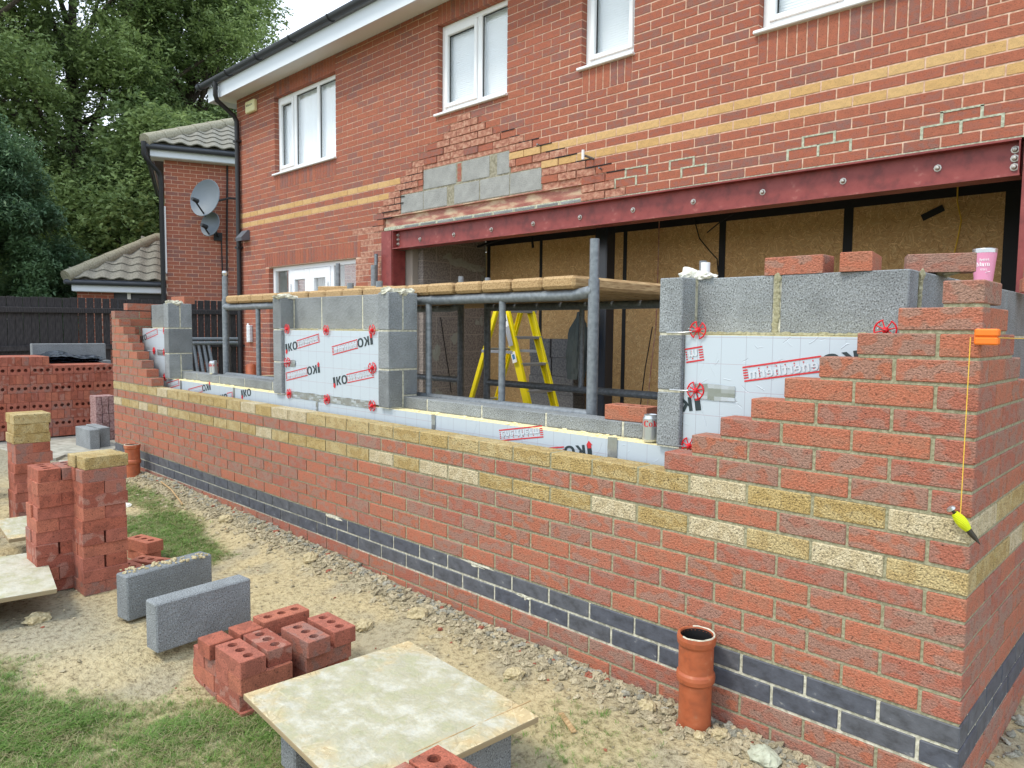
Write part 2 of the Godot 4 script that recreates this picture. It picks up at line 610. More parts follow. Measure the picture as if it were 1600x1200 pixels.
func foil_material() -> StandardMaterial3D:
	# foil facing printed with a faint square grid
	var n := 1024
	var im := Image.create(n, n, false, Image.FORMAT_RGB8)
	im.fill(rgb(190, 202, 212))
	for k in 8:
		im.fill_rect(Rect2i(k * 128 + 40, 0, 2, n), rgb(156, 160, 172))
		im.fill_rect(Rect2i(0, k * 128 + 70, n, 2), rgb(172, 160, 172))
	var h := Image.create(n, n, false, Image.FORMAT_L8)
	h.fill(Color(0.5, 0.5, 0.5))
	var nz := FastNoiseLite.new()
	nz.seed = 12
	nz.frequency = 0.02
	var r := RandomNumberGenerator.new()
	r.seed = 5
	for k in 170:   # short creases in the foil
		var x := r.randf_range(0, n)
		var y := r.randf_range(0, n)
		var a := r.randf_range(-0.9, 0.9) if k % 3 else PI / 2 + r.randf_range(-0.1, 0.1)
		var ln := r.randi_range(10, 46) if k % 3 else r.randi_range(30, 120)
		var up := 0.5 + (0.5 if r.randf() < 0.5 else -0.4) * r.randf()
		for j in ln:
			x += cos(a)
			y += sin(a)
			a += r.randf_range(-0.09, 0.09)
			h.fill_rect(Rect2i(int(x) % n, int(y) % n, 3, 3), Color(up, up, up))
	var m := StandardMaterial3D.new()
	m.albedo_texture = ImageTexture.create_from_image(im)
	m.heightmap_enabled = true
	m.heightmap_texture = ImageTexture.create_from_image(h)
	m.heightmap_scale = 0.25
	m.roughness = 0.38
	m.metallic = 0.12
	m.uv1_scale = Vector3(1.25, -1.25, 1)
	return m


func in_view(p: Vector3, pad := 1.05) -> bool:
	var q := cam.transform.affine_inverse() * p
	if q.z > -0.1:
		return false
	var k := tan(deg_to_rad(cam.fov) * 0.5)
	return absf(q.y / -q.z) < k * pad and absf(q.x / -q.z) < k * 4.0 / 3.0 * pad


# bricks: list of {c, s, m, bev, b}; the largest seen become parts, the others one part
func lay(owner_node: Node3D, bricks: Array, most := 300, called := "brick", flat := false, dep := 0.02) -> void:
	for k in bricks:
		var d: float = k.c.distance_to(EYE)
		k.d = d if in_view(k.c) else d + 1000.0
	bricks.sort_custom(func(a, b): return a.d < b.d)
	var rest := {}
	for i in bricks.size():
		var k = bricks[i]
		var bs: Basis = k.get("b", Basis())
		if i < most and k.d < 1000.0:
			put(called, box_mesh(k.s, k.bev), M[k.m], owner_node, Transform3D(bs, k.c))
		else:
			if not rest.has(k.m):
				rest[k.m] = mb()
			add_box(rest[k.m], k.c, k.s, 0.0, bs)
	if rest.size():
		var am := ArrayMesh.new()
		var names := rest.keys()
		names.sort()
		for nm in names:
			rest[nm].set_material(M[nm])
			rest[nm].commit(am)
		var o := put(called + "s", am, null, owner_node)
		o.set_meta("kind", "stuff")


# ---------------------------------------------------------------- the new cavity wall
func red_mat() -> String:
	return "red%d" % [0, 0, 1, 1, 2, 2, 3, 4, 4, 5][rng.randi() % 10]


func buff_mat() -> String:
	return "buff%d" % [0, 0, 1, 1, 2, 2, 3][rng.randi() % 7]


func course_mat(k: int) -> String:
	if k == -1 or k == 0:
		return "blue%d" % (rng.randi() % 2)
	if k == 6 or k == 8:
		return buff_mat()
	return red_mat()


func build_new_wall() -> void:
	var w := base("new_brick_wall", "half-built new red brick wall with buff bands, dark blue base courses and stepped ends", "wall")
	var bricks := []
	var mort := mb()
	var pale := mb()
	var WL := 7.19
	for k in range(-4, 19):
		var y0 := 0.075 * k + 0.005
		var ym := y0 + 0.0325
		var runs := []
		var even := posmod(k, 2) == 0
		var spans := []
		if k <= 8:
			spans.append([-WL, 0.0])
		elif k <= 17:
			spans.append([-(17 - k) * 0.1125 - 0.1025, 0.0])
			if k <= 15:
				spans.append([-WL, -WL + 0.3275 + (15 - k) * 0.1125])
			elif k == 16:
				spans.append([-WL, -WL + 0.215])
			else:
				spans.append([-WL, -WL + 0.1025])
		var x := 0.0
		var first := true
		while x > -WL + 0.02:
			var ln := 0.215 if even or not first else 0.1025
			if x - ln < -WL:
				ln = x + WL
			runs.append([x - ln, x])
			x -= ln + 0.01
			first = false
		for r in runs:
			for s in spans:
				var a: float = maxf(r[0], s[0] - 0.0005)
				var b: float = minf(r[1], s[1] + 0.0005)
				if b - a > 0.05:
					var jig := Vector3(rng.randf_range(-0.001, 0.001), rng.randf_range(-0.001, 0.001), rng.randf_range(-0.0012, 0.0012))
					var m := course_mat(k)
					var nth := int(round(-r[1] / 0.225))
					if k == 8 and nth < 12:   # the pale ones stand near the right corner
						m = "buff%d" % [2, 0, 3, 2, 0, 0, 3, 0, 1, 1, 3, 0][nth]
					elif k == 6 and nth < 12:
						m = "buff%d" % [1, 2, 1, 2, 0, 2, 0, 3, 0, 2, 2, 0][nth]
					bricks.append({"c": Vector3((a + b) * 0.5, ym, -0.05125) + jig, "s": Vector3(b - a, 0.065, 0.1025), "m": m, "bev": 0.003})
		var mm := pale if k == -1 or k == 0 else mort
		for s in spans:
			box2(mm, Vector3(s[0] + 0.004, y0 - 0.01, -0.099), Vector3(s[1] - 0.004, y0 + 0.064, -0.0045))
		# the two returns towards the house
		for side in [0, 1]:
			var xc := -0.05125 if side == 0 else -WL + 0.05125
			var lim := 2.93
			if k > 8:
				lim = 0.215 + (17 - k) * 0.1125 if side == 0 else 0.3275 + (0.1125 if even else 0.0)
			if side == 0 and k > 17:
				continue
			var z := 0.1125
			if k == 18:
				z = 0.1125
			elif not even:
				z = 0.225
				for bk in bricks:   # the corner brick turns into the return
					if absf(bk.c.y - ym) < 0.01 and absf(bk.c.x - xc) < 0.01 and absf(bk.c.z + 0.05125) < 0.01:
						bk.s = Vector3(0.1025, 0.065, 0.215)
						bk.c.z = -0.1075
			while z < lim - 0.05:
				var ln := minf(0.215, lim - z)
				bricks.append({"c": Vector3(xc + rng.randf_range(-0.001, 0.001), ym, -z - ln * 0.5), "s": Vector3(0.1025, 0.065, ln), "m": course_mat(k), "bev": 0.003})
				z += ln + 0.01
			var o := 0.0045 if side == 0 else 0.004
			if lim > 0.25 and k < 18:
				box2(mm, Vector3(xc - 0.047, y0 - 0.0099, -lim + 0.004), Vector3(xc + 0.0468, y0 + 0.0638, -0.0995))
	lay(w, bricks, 300)
	build("mortar", mort, M.mortar, w)
	build("mortar", pale, M.pale_mortar, w)
	# smears of mortar left on the blue courses
	var sm := mb()
	for q in [[-2.04, 0.068, 0.2], [-1.72, -0.006, 0.08], [-3.3, 0.066, 0.22]]:
		lump(sm, Vector3(q[0], q[1], -0.002), Vector3(q[2] * 0.5, 0.009, 0.0035), int(q[0] * 100), 0.9, 8)
	build("mortar_smear", sm, M.pale_mortar, w)


# blocks of the inner leaf: boxes between two corners
func build_inner_leaf() -> void:
	var w := base("concrete_block_wall", "grey concrete block inner wall with window openings and mortar topped piers", "wall")
	var blocks := []
	var mort := mb()
	var addb := func(x0: float, x1: float, y: float, h: float, z0: float, z1: float) -> void:
		blocks.append({"c": Vector3((x0 + x1) * 0.5, y + h * 0.5, (z0 + z1) * 0.5), "s": Vector3(x1 - x0, h, absf(z1 - z0)), "m": "block%d" % (rng.randi() % 3), "bev": 0.004})
	var zf := -0.265
	var zb := -0.365
	# hidden lower rows and the sill row
	for r in 4:
		var y: float = [0.06, 0.285, 0.51, 0.735][r]
		var h: float = 0.215 if r < 3 else 0.066
		var x := -0.265
		var first := true
		while x > -7.0:
			var ln := 0.44 if not first or r % 2 == 0 else 0.215
			addb.call(maxf(x - ln, -7.0), x, y, h, zf, zb)
			x -= ln + 0.01
			first = false
		box2(mort, Vector3(-6.99, y - 0.0095, zf - 0.004), Vector3(-0.27, y + h - 0.002, zb + 0.004))
	# rows above the sill: mid panel, right panel, left panel
	var rows := {
		0: [[-4.302, -3.955], [-3.945, -3.505], [-3.495, -3.055], [-3.045, -2.945], [-1.14, -0.825], [-0.815, -0.375], [-6.9, -6.46], [-6.45, -6.2]],
		1: [[-4.182, -3.73], [-3.72, -3.28], [-3.27, -3.055], [-1.03, -0.59], [-0.58, -0.265], [-6.9, -6.68], [-6.67, -6.31]],
		2: [[-4.302, -3.849], [-3.839, -3.373], [-3.363, -2.945], [-1.14, -1.052], [-1.036, -0.722], [-0.694, -0.265], [-6.9, -6.45], [-6.44, -6.2]]}
	for r in rows:
		var y: float = 0.81 + 0.2 * r
		y = [0.811, 0.965, 1.19][r]
		var h: float = [0.144, 0.215, 0.215][r]
		for q in rows[r]:
			addb.call(q[0], q[1], y, h, zf, zb)
		for q in [[-4.298, -2.949], [-1.136, -0.27], [-6.89, -6.203]]:
			box2(mort, Vector3(q[0], y - 0.0095, zf - 0.003), Vector3(q[1], y + h - 0.003, zb + 0.003))
	# closers that return across the cavity
	for q in [[-4.302, -4.19], [-3.047, -2.945], [-1.14, -1.036], [-6.302, -6.198]]:
		for r in 3:
			var y := 0.74 + 0.225 * r
			var zz: float = zb if r == 1 else -0.255
			addb.call(q[0], q[1], y, 0.215, -0.155, zz)
			if r != 1:
				box2(mort, Vector3(q[0] + 0.004, y, -0.255), Vector3(q[1] - 0.004, y + 0.212, -0.266))
			if r > 0:
				box2(mort, Vector3(q[0] + 0.003, y - 0.0098, -0.159), Vector3(q[1] - 0.003, y + 0.0005, -0.36))
		box2(mort, Vector3(q[0] + 0.002, 0.7355, -0.158), Vector3(q[1] - 0.002, 0.7405, -0.36))
	# right return towards the house and the left one
	for side in 1:
		var x0 := -0.365 if side == 0 else -7.0
		var x1 := -0.265 if side == 0 else -6.9
		for r in range(-3, 3):
			var y := 0.74 + 0.225 * r
			var z := -0.392 if r % 2 == 0 else -0.375
			if side == 1:
				z = zf
			while z > -2.9:
				var ln := 0.44 if z < -0.5 or r % 2 == 0 else 0.215
				blocks.append({"c": Vector3((x0 + x1) * 0.5, y + 0.1075, z - ln * 0.5), "s": Vector3(0.1, 0.215, ln), "m": "block%d" % (rng.randi() % 3), "bev": 0.004})
				z -= ln + 0.01
			box2(mort, Vector3(x0 + 0.003, y - 0.0096, -2.9), Vector3(x1 - 0.003, y + 0.212, zb - 0.002 if side == 0 else zf - 0.003))
	lay(w, blocks, 300, "block")
	build("mortar", mort, M.pale_mortar, w)
	var jn := mb()   # fat joints squeezed out of the top row
	for q in [[-0.708, 1.19, 0.013], [-0.262, 1.19, 0.008]]:
		for j in 9:
			lump(jn, Vector3(q[0] + rng.randf_range(-0.004, 0.004), 1.2 + 0.024 * j, zf + 0.001 if q[0] < -0.3 else -0.381), Vector3(q[2], 0.02, 0.004 if q[0] < -0.3 else 0.012), j + 4, 0.5, 4)
	for j in 26:
		lump(jn, Vector3(-1.03 + 0.03 * j, 1.187, zf + 0.001), Vector3(0.026, 0.008 + 0.003 * rng.randf(), 0.007), j, 0.6, 4)
	for j in 34:
		lump(jn, Vector3(-4.17 + 0.034 * j, 1.187, zf + 0.001), Vector3(0.026, 0.006 + 0.003 * rng.randf(), 0.006), j, 0.6, 4)
	build("squeezed_mortar", jn, M.mortar, w)
	var tp := mb()
	for q in [[-4.235, 1.41, -0.25, 0.07], [-3.0, 1.41, -0.26, 0.06], [-6.25, 1.41, -0.25, 0.075]]:
		for j in 9:
			lump(tp, Vector3(q[0] + rng.randf_range(-0.04, 0.04), q[1], q[2] + rng.randf_range(-0.08, 0.08)), Vector3(0.03, 0.012 + 0.014 * rng.randf(), 0.04), j + int(q[0] * 50), 0.6, 6)
	build("mortar_cap", tp, M.pale_mortar, w)
	var bag := mb()
	for j in 7:
		lump(bag, Vector3(-1.12 + 0.02 * j, 1.424 - 0.002 * j, -0.33 + 0.008 * j), Vector3(0.034, 0.026 - 0.0025 * j, 0.03), 70 + j, 0.8, 7)
	tag(build("crumpled_sheet", bag, M.ply_white), "crumpled white sheet lying on top of the pier beside the cola can", "plastic sheet")


# ---------------------------------------------------------------- insulation
func uv_box(st: SurfaceTool, a: Vector3, b: Vector3, off: Vector2) -> void:
	var lo := a.min(b)
	var hi := a.max(b)
	var q := [Vector3(lo.x, lo.y, hi.z), Vector3(hi.x, lo.y, hi.z), Vector3(hi.x, hi.y, hi.z), Vector3(lo.x, hi.y, hi.z)]
	for i in [0, 2, 1, 0, 3, 2]:
		st.set_normal(Vector3(0, 0, 1))
		st.set_uv(Vector2(q[i].x, q[i].y) + off)
		st.add_vertex(q[i])


func text_node(called: String, txt: String, cap: float, at: Vector3, mat: Material, parent: Node, bold := 700, squeeze := 1.0, align := HORIZONTAL_ALIGNMENT_LEFT, face_name := "Droid Sans") -> MeshInstance3D:
	var tm := TextMesh.new()
	var f := SystemFont.new()
	f.font_names = PackedStringArray([face_name])
	f.font_weight = bold
	tm.font = f
	tm.text = txt
	tm.font_size = 64
	tm.pixel_size = cap / (0.714 * 64.0)
	tm.depth = 0.0012
	tm.curve_step = 3.0
	tm.horizontal_alignment = align
	tm.vertical_alignment = VERTICAL_ALIGNMENT_CENTER
	var o := put(called, tm, mat, parent)
	o.position = at
	o.scale = Vector3(squeeze, 1, 1)
	return o


# one printed mark: dark letters, then pale letters in a red striped frame; mx, my mirror it as on the board
func print_mark(board: Node3D, x: float, y: float, mx: float, my: float, letters := true, word := "enertherm", fl := 0.29, z := -0.1788) -> void:
	var p := Node3D.new()
	p.name = "printed_mark"
	board.add_child(p, true)
	p.transform = Transform3D(Basis(Vector3(0, 0, 1), deg_to_rad(10.0)) * Basis.from_scale(Vector3(mx, my, 1)), Vector3(x, y, z))
	if letters:
		var bar := mb()
		box2(bar, Vector3(-0.158, -0.027, -0.0005), Vector3(-0.138, 0.012, 0.0006))
		box2(bar, Vector3(-0.1375, -0.027, -0.0005), Vector3(-0.134, 0.027, 0.0006))
		build("lettering", bar, M.print_dark, p)
		var ko := text_node("lettering", "KO", 0.054, Vector3(-0.13, 0, 0), M.print_dark, p, 800, 1.0)
		ko.scale.x = 0.122 / maxf(ko.mesh.get_aabb().size.x, 0.01)
		var ar := mb()
		strip_prism(ar, [Vector2(-0.158, 0.012), Vector2(-0.138, 0.012), Vector2(-0.138, 0.026), Vector2(-0.131, 0.026), Vector2(-0.148, 0.045), Vector2(-0.165, 0.026), Vector2(-0.158, 0.026)], 0.001, Transform3D(Basis(), Vector3(0, 0, 0.0012)))
		build("arrow", ar, M.print_red, p)
	if fl > 0.0:
		var st := mb()
		box2(st, Vector3(0, 0.0225, -0.0005), Vector3(fl, 0.0285, 0.0004))
		box2(st, Vector3(0, -0.0285, -0.0005), Vector3(fl, -0.0225, 0.0004))
		for j in 4:
			box2(st, Vector3(fl - 0.018, -0.0165 + 0.0095 * j, -0.0005), Vector3(fl, -0.0115 + 0.0095 * j, 0.0004))
			box2(st, Vector3(0.002, -0.0165 + 0.0095 * j, -0.0005), Vector3(0.008, -0.0115 + 0.0095 * j, 0.0004))
			for jj in (7 if fl > 0.2 else 1):
				box2(st, Vector3(0.028 + 0.033 * jj, -0.0165 + 0.0095 * j, -0.0005), Vector3(minf(0.032 + 0.033 * jj, fl - 0.02), -0.0115 + 0.0095 * j, 0.0004))
		build("frame", st, M.print_red, p)
		var o := text_node("lettering", word, 0.034, Vector3(0.012, -0.003, 0.0012), M.print_pale, p, 800, 1.0)
		var wdt: float = o.mesh.get_aabb().size.x
		if word == "enertherm":
			o.scale.x = (fl - 0.036) / maxf(wdt, 0.01)


func build_insulation() -> void:
	var zf := -0.18
	var list := [
		[-4.185, -3.05, 0.745, 1.183, "foil faced insulation board with printed marks on the middle panel between piers"],
		[-1.034, -0.3, 0.745, 1.183, "foil faced insulation board behind the stepped brick end at right"],
		[-6.9, -6.306, 0.745, 1.183, "foil faced insulation board behind the stepped brick end at far left"],
		[-1.368, -0.3, 0.29, 0.733, "low foil board strip beside the cola can, rightmost below the sill"],
		[-2.566, -1.376, 0.29, 0.733, "low foil board strip under the right window opening"],
		[-3.761, -2.574, 0.29, 0.733, "low foil board strip below the middle foil panel, right half"],
		[-4.974, -3.769, 0.29, 0.733, "low foil board strip left of the middle panel under the left opening"],
		[-6.0, -4.982, 0.29, 0.733, "low foil board strip under the left opening with several printed marks"],
		[-6.95, -6.008, 0.29, 0.733, "low foil board strip at the far left end of the cavity"]]
	var boards := []
	for i in list.size():
		var q = list[i]
		var b := base("insulation_board", q[4], "insulation board", Vector3.ZERO, 0.0, "foil insulation boards in the cavity")
		var core := mb()
		box2(core, Vector3(q[0], q[2], zf - 0.0845), Vector3(q[1], q[3], zf - 0.001))
		build("foam_core", core, M.foam_edge, b)
		var fo := mb()
		uv_box(fo, Vector3(q[0] + 0.001, q[2] + 0.001, zf), Vector3(q[1] - 0.001, q[3] - 0.001, zf), Vector2(0.31 * i, 0.17 * i))
		build("foil_face", fo, M.foil, b)
		boards.append(b)
	print_mark(boards[0], -4.015, 1.084, 1, -1)
	print_mark(boards[0], -3.292, 1.104, -1, 1)
	print_mark(boards[0], -3.885, 0.908, -1, 1)
	print_mark(boards[0], -3.412, 0.885, 1, -1)
	print_mark(boards[1], -1.03, 1.1, 1, -1, false, "m", 0.078)
	print_mark(boards[1], -0.5, 1.09, -1, 1)
	print_mark(boards[1], -1.115, 0.892, -1, 1, true, "", 0.0)
	print_mark(boards[2], -6.8, 1.105, 1, -1, true, "enertherm", 0.29)
	print_mark(boards[4], -1.64, 0.642, -1, 1)
	print_mark(boards[4], -2.06, 0.675, 1, -1, false)
	print_mark(boards[7], -5.56, 0.69, -1, 1)
	print_mark(boards[7], -5.1, 0.655, 1, -1, true, "enertherm", 0.1)
	print_mark(boards[6], -4.7, 0.72, 1, -1, true, "", 0.0)
	print_mark(boards[8], -6.33, 0.665, 1, -1, false)
	# silver tape over the joints
	var k := 0
	for q in [[-1.372, 0.69, 0.05, 0.1, "silver tape over the foil joint left of the cola can"], [-2.57, 0.68, 0.03, 0.11, "silver tape strip over the foil joint below the right opening"], [-3.765, 0.68, 0.025, 0.11, "silver tape strip over the foil joint below the middle panel"], [-4.978, 0.68, 0.03, 0.11, "silver tape strip over the foil joint under the left opening"], [-6.004, 0.68, 0.03, 0.11, "silver tape strip over the foil joint near the far left pier"], [-0.9, 0.965, 0.17, 0.06, "torn silver tape behind the red clip beside the right pier"], [-4.09, 0.955, 0.1, 0.045, "short silver tape behind the red clip at the left of the middle panel"], [-3.62, 0.742, 0.95, 0.045, "long crumpled silver tape along the foot of the middle foil panel"], [-6.45, 0.965, 0.16, 0.05, "silver tape patch on the far left foil board"]]:
		var st := mb()
		var nx := 6 if q[2] < 0.3 else 40
		var ny := 4
		var nzz := FastNoiseLite.new()
		nzz.seed = k
		nzz.frequency = 9.0
		var pt := func(i: int, j: int) -> Vector3:
			var px: float = q[0] - q[2] * 0.5 + q[2] * i / nx
			var py: float = q[1] - q[3] * 0.5 + q[3] * j / ny
			var n := nzz.get_noise_2d(px, py * 2.0)
			return Vector3(px + (0.006 * n if i == 0 or i == nx else 0.0), py + (0.006 * n if j == 0 or j == ny else 0.0), zf + 0.0035 + 0.0035 * n)
		for i in nx:
			for j in ny:
				face(st, [pt.call(i, j), pt.call(i + 1, j), pt.call(i + 1, j + 1), pt.call(i, j + 1)], Vector3(0, 0, 1))
		tag(build("foil_tape", st, M.tapefoil), q[4], "tape", "silver tape on the foil boards")
		k += 1
	# yellowish mortar and dust lying on the top edge of the low boards
	var crumbs := mb()
	for i in 110:
		lump(crumbs, Vector3(rng.randf_range(-6.1, -1.2), 0.735, rng.randf_range(-0.26, -0.19)), Vector3(0.014, 0.004, 0.008) * rng.randf_range(0.4, 1.5), i, 0.5, 4)
	tag(build("mortar_crumbs", crumbs, M.foam_edge), "pale mortar crumbs along the top edge of the low foil boards", "mortar crumbs", "", "stuff")
	# red wheel clips
	var disc := disc_mesh()
	for q in [[-4.136, 1.189, "top left corner of the middle foil panel"], [-3.637, 1.184, "middle of the upper edge of the middle panel"], [-3.131, 1.187, "top right corner of the middle foil panel"], [-4.141, 0.96, "left edge of the middle foil panel, halfway up"], [-3.132, 0.964, "right edge of the middle foil panel, halfway up"], [-4.12, 0.745, "bottom left corner of the middle foil panel"], [-3.637, 0.74, "middle of the bottom edge of the middle foil panel"], [-3.134, 0.738, "bottom right corner of the middle foil panel"], [-0.975, 1.201, "top left of the right foil panel under the big block"], [-0.978, 0.968, "left edge of the right foil panel over the silver tape"], [-0.302, 1.205, "top step of the brick end, half hidden"], [-1.0, 0.748, "bottom left of the right foil panel"], [-6.325, 1.161, "top of the far left foil board next to the pier"], [-6.335, 0.971, "far left foil board beside the pier, halfway up"], [-6.35, 0.745, "foot of the far left foil board"], [-6.599, 0.976, "far left foil board near the stepped bricks"]]:
		var o := base("wall_tie_clip", "red wheel clip at the " + q[2], "wall tie clip", Vector3(q[0], q[1], zf + 0.008), 0.0, "red wheel clips on the foil boards")
		o.rotation.z = rng.randf_range(-0.25, 0.25)
		o.rotation.y = rng.randf_range(-0.12, 0.12)
		put("wheel", disc, M.plastic_red, o)
		var wi := mb()
		tube(wi, [Vector3(0.0, 0.002, -0.07), Vector3(0.0, 0.0, 0.02), Vector3(-0.012, 0.004, 0.05)], 0.0022, 6)
		build("wire", wi, M.silver, o)
	for q in [[-1.1, 1.187], [-1.08, 0.962], [-4.2, 0.957]]:
		var wi := mb()
		tube(wi, [Vector3(q[0], q[1] + 0.004, -0.15), Vector3(q[0] + 0.07, q[1] + 0.004, -0.15), Vector3(q[0] + 0.1, q[1] + 0.008, -0.17)], 0.003, 6)
		tag(build("wall_tie", wi, M.silver), "thin steel wall tie poking from the joint at " + ("the top of the right pier" if q[1] > 1.1 else ("the middle of the right pier" if q[0] > -2 else "the left pier of the middle panel")), "wall tie")


func disc_mesh() -> ArrayMesh:
	var st := mb()
	for half in 2:
		var pts := []
		for i in 12:
			var a := deg_to_rad(-70.0 + 140.0 * i / 11.0) + PI * half
			pts.append(Vector3(cos(a) * 0.033, sin(a) * 0.033, 0))
		tube(st, pts, 0.0028, 6)
		for a in [-65, -22, 22, 65]:
			var d := Vector3(cos(deg_to_rad(a) + PI * half), sin(deg_to_rad(a) + PI * half), 0)
			tube(st, [d * 0.006, d * 0.032], 0.0022, 5)
	lathe(st, [Vector2(0.0001, 0.014), Vector2(0.008, 0.012), Vector2(0.011, 0.0), Vector2(0.011, -0.006)], 10, Vector3.ZERO, Basis(Vector3.RIGHT, PI / 2))
	return st.commit()


# ---------------------------------------------------------------- the house
const HZ := -3.0334
const BY := 2.7771      # bottom of the lower buff band
const BX := -0.578      # a joint in that band

func old_mat() -> String:
	return "old%d" % [0, 0, 1, 1, 1, 2, 3, 3, 4][rng.randi() % 9]


# rectangles of x0..x1, y0..y1 without the holes
func cut_rects(x0: float, x1: float, y0: float, y1: float, holes: Array) -> Array:
	var ys := [y0, y1]
	for h in holes:
		for v in [h[2], h[3]]:
			if v > y0 and v < y1:
				ys.append(v)
	ys.sort()
	var out := []
	for i in ys.size() - 1:
		if ys[i + 1] - ys[i] < 0.001:
			continue
		var ym: float = (ys[i] + ys[i + 1]) * 0.5
		for s in spans_at(x0, x1, ym, ym, holes):
			out.append([s[0], s[1], ys[i], ys[i + 1]])
	return out


func spans_at(x0: float, x1: float, ya: float, yb: float, holes: Array) -> Array:
	var sp := [[x0, x1]]
	for h in holes:
		if yb > h[2] and ya < h[3]:
			var nx := []
			for s in sp:
				if h[1] <= s[0] or h[0] >= s[1]:
					nx.append(s)
				else:
					if h[0] > s[0]:
						nx.append([s[0], h[0]])
					if h[1] < s[1]:
						nx.append([h[1], s[1]])
			sp = nx
	return sp


func build_house() -> void:
	var w := base("brick_house", "red brick house with two buff brick bands, white windows and a red steel beam opening", "house")
	var wins := [[-9.69, -8.046, 3.46, 4.56], [-5.97, -4.878, 3.595, 4.56], [-3.915, -3.333, 3.61, 4.56], [-2.19, -0.55, 3.475, 4.56]]
	var door := [-9.92, -7.6, -0.3, 2.11]
	var big := [-6.83, -0.28, -0.3, 2.397]
	var holes := wins.duplicate()
	holes.append(door)
	holes.append(big)
	var soldiers := [[-10.03, -7.49, 2.112, 2.3225], [-9.69, -8.046, 4.553, 4.771], [-5.97, -4.878, 4.553, 4.771], [-3.915, -3.333, 4.553, 4.771], [-2.19, -0.55, 4.553, 4.771], [-9.69, -8.046, 3.22, 3.435], [-3.9, -3.345, 3.37, 3.585], [-2.19, -0.55, 3.2225, 3.446]]
	var lint := [-6.995, -3.887, 2.43, 2.565]
	var no_course := holes.duplicate()
	no_course.append_array(soldiers)
	no_course.append([lint[0], lint[1], 2.39, 2.565])
	no_course.append([-6.653, -4.394, 2.565, 2.795])
	no_course.append([-6.23, -4.834, 2.78, 3.025])
	var torn := PackedVector2Array([Vector2(-7.12, 2.43), Vector2(-7.1, 2.6), Vector2(-6.93, 2.73), Vector2(-6.67, 2.91), Vector2(-6.385, 3.124), Vector2(-5.88, 3.354), Vector2(-5.5, 3.5), Vector2(-5.1, 3.3), Vector2(-4.85, 3.15), Vector2(-4.57, 3.05), Vector2(-4.177, 2.9), Vector2(-3.74, 2.67), Vector2(-3.4, 2.43)])
	var bricks := []
	var slots := mb()
	var X0 := -10.89
	var X1 := 3.2
	for n in range(-41, 27):
		var y := BY + 0.075 * n
		var hh := minf(0.065, 4.768 - y)
		if hh < 0.02:
			break
		var off := BX if posmod(n, 2) == 0 else BX + 0.1125
		for s in spans_at(X0, X1, y, y + 0.065, no_course):
			var i := int(floor((s[0] - off) / 0.225))
			var pieces := []
			while off + i * 0.225 < s[1]:
				pieces.append([maxf(off + i * 0.225 + 0.005, s[0]), minf(off + (i + 1) * 0.225 - 0.005, s[1])])
				i += 1
			if pieces.size() > 1 and pieces[0][1] - pieces[0][0] < 0.06:
				pieces.remove_at(0)
				pieces[0][0] = s[0]
			if pieces.size() > 1 and pieces[-1][1] - pieces[-1][0] < 0.06:
				pieces.remove_at(pieces.size() - 1)
				pieces[-1][1] = s[1]
			for pc in pieces:
				var a: float = pc[0]
				var b: float = pc[1]
				if b - a < 0.02:
					continue
				var c := Vector3((a + b) * 0.5, y + hh * 0.5, HZ - 0.05125)
				var m := old_mat()
				if n == 0 or n == 2:
					m = "gold%d" % (rng.randi() % 2)
				var inside := Geometry2D.is_point_in_polygon(Vector2(c.x, c.y), torn)
				if inside:
					if n != 0 and n != 2 or c.x < -5.0:
						m = "dusty" if rng.randf() < 0.8 else m
					c.z += rng.randf_range(-0.004, 0.003)
					var near := not Geometry2D.is_point_in_polygon(Vector2(c.x - 0.2, c.y + 0.12), torn) or not Geometry2D.is_point_in_polygon(Vector2(c.x + 0.2, c.y + 0.12), torn)
					if near:
						c.z += rng.randf_range(0.002, 0.008)
						c.y -= 0.003
				elif c.x > -7.6 and c.x < -6.83 and y < 2.43:
					m = "dusty" if rng.randf() < 0.5 else m
				bricks.append({"c": c + Vector3(0, rng.randf_range(-0.001, 0.001), rng.randf_range(-0.001, 0.001)), "s": Vector3(snappedf(b - a, 0.0025), hh, 0.1025), "m": m, "bev": 0.002})
	for q in soldiers:
		var nn := int(round((q[1] - q[0]) / 0.075))
		var pw: float = (q[1] - q[0]) / nn
		for i in nn:
			bricks.append({"c": Vector3(q[0] + pw * (i + 0.5), (q[2] + q[3]) * 0.5, HZ - 0.0505), "s": Vector3(snappedf(pw - 0.01, 0.001), q[3] - q[2] - 0.008, 0.1025), "m": old_mat(), "bev": 0.002})
	lay(w, bricks, 300)
	# mortar behind the faces, thin enough to read as joints
	var mo := mb()
	var mh := holes.duplicate()
	mh.append(lint)
	var deep := []
	for n in range(-5, 11):
		var y: float = BY + 0.075 * n - 0.005
		var lo := 99.0
		var hi := -99.0
		for i in 100:
			var x := -7.2 + 0.04 * i
			if Geometry2D.is_point_in_polygon(Vector2(x, y + 0.0375), torn):
				lo = minf(lo, x)
				hi = maxf(hi, x)
		if hi > lo:
			deep.append([lo - 0.06, hi + 0.06, y, y + 0.075])
	mh.append_array(deep)
	mh.append([lint[0], lint[1], 2.39, 2.43])
	for r in cut_rects(X0 + 0.003, X1, -0.3, 4.768, mh):
		box2(mo, Vector3(r[0] + (0.003 if r[0] > X0 + 0.1 else 0.0), r[2], HZ - 0.1), Vector3(r[1] - 0.003, r[3], HZ - 0.0035))
	build("mortar", mo, M.house_mortar, w)
	var mt := mb()   # in the torn-out part the joints are deep
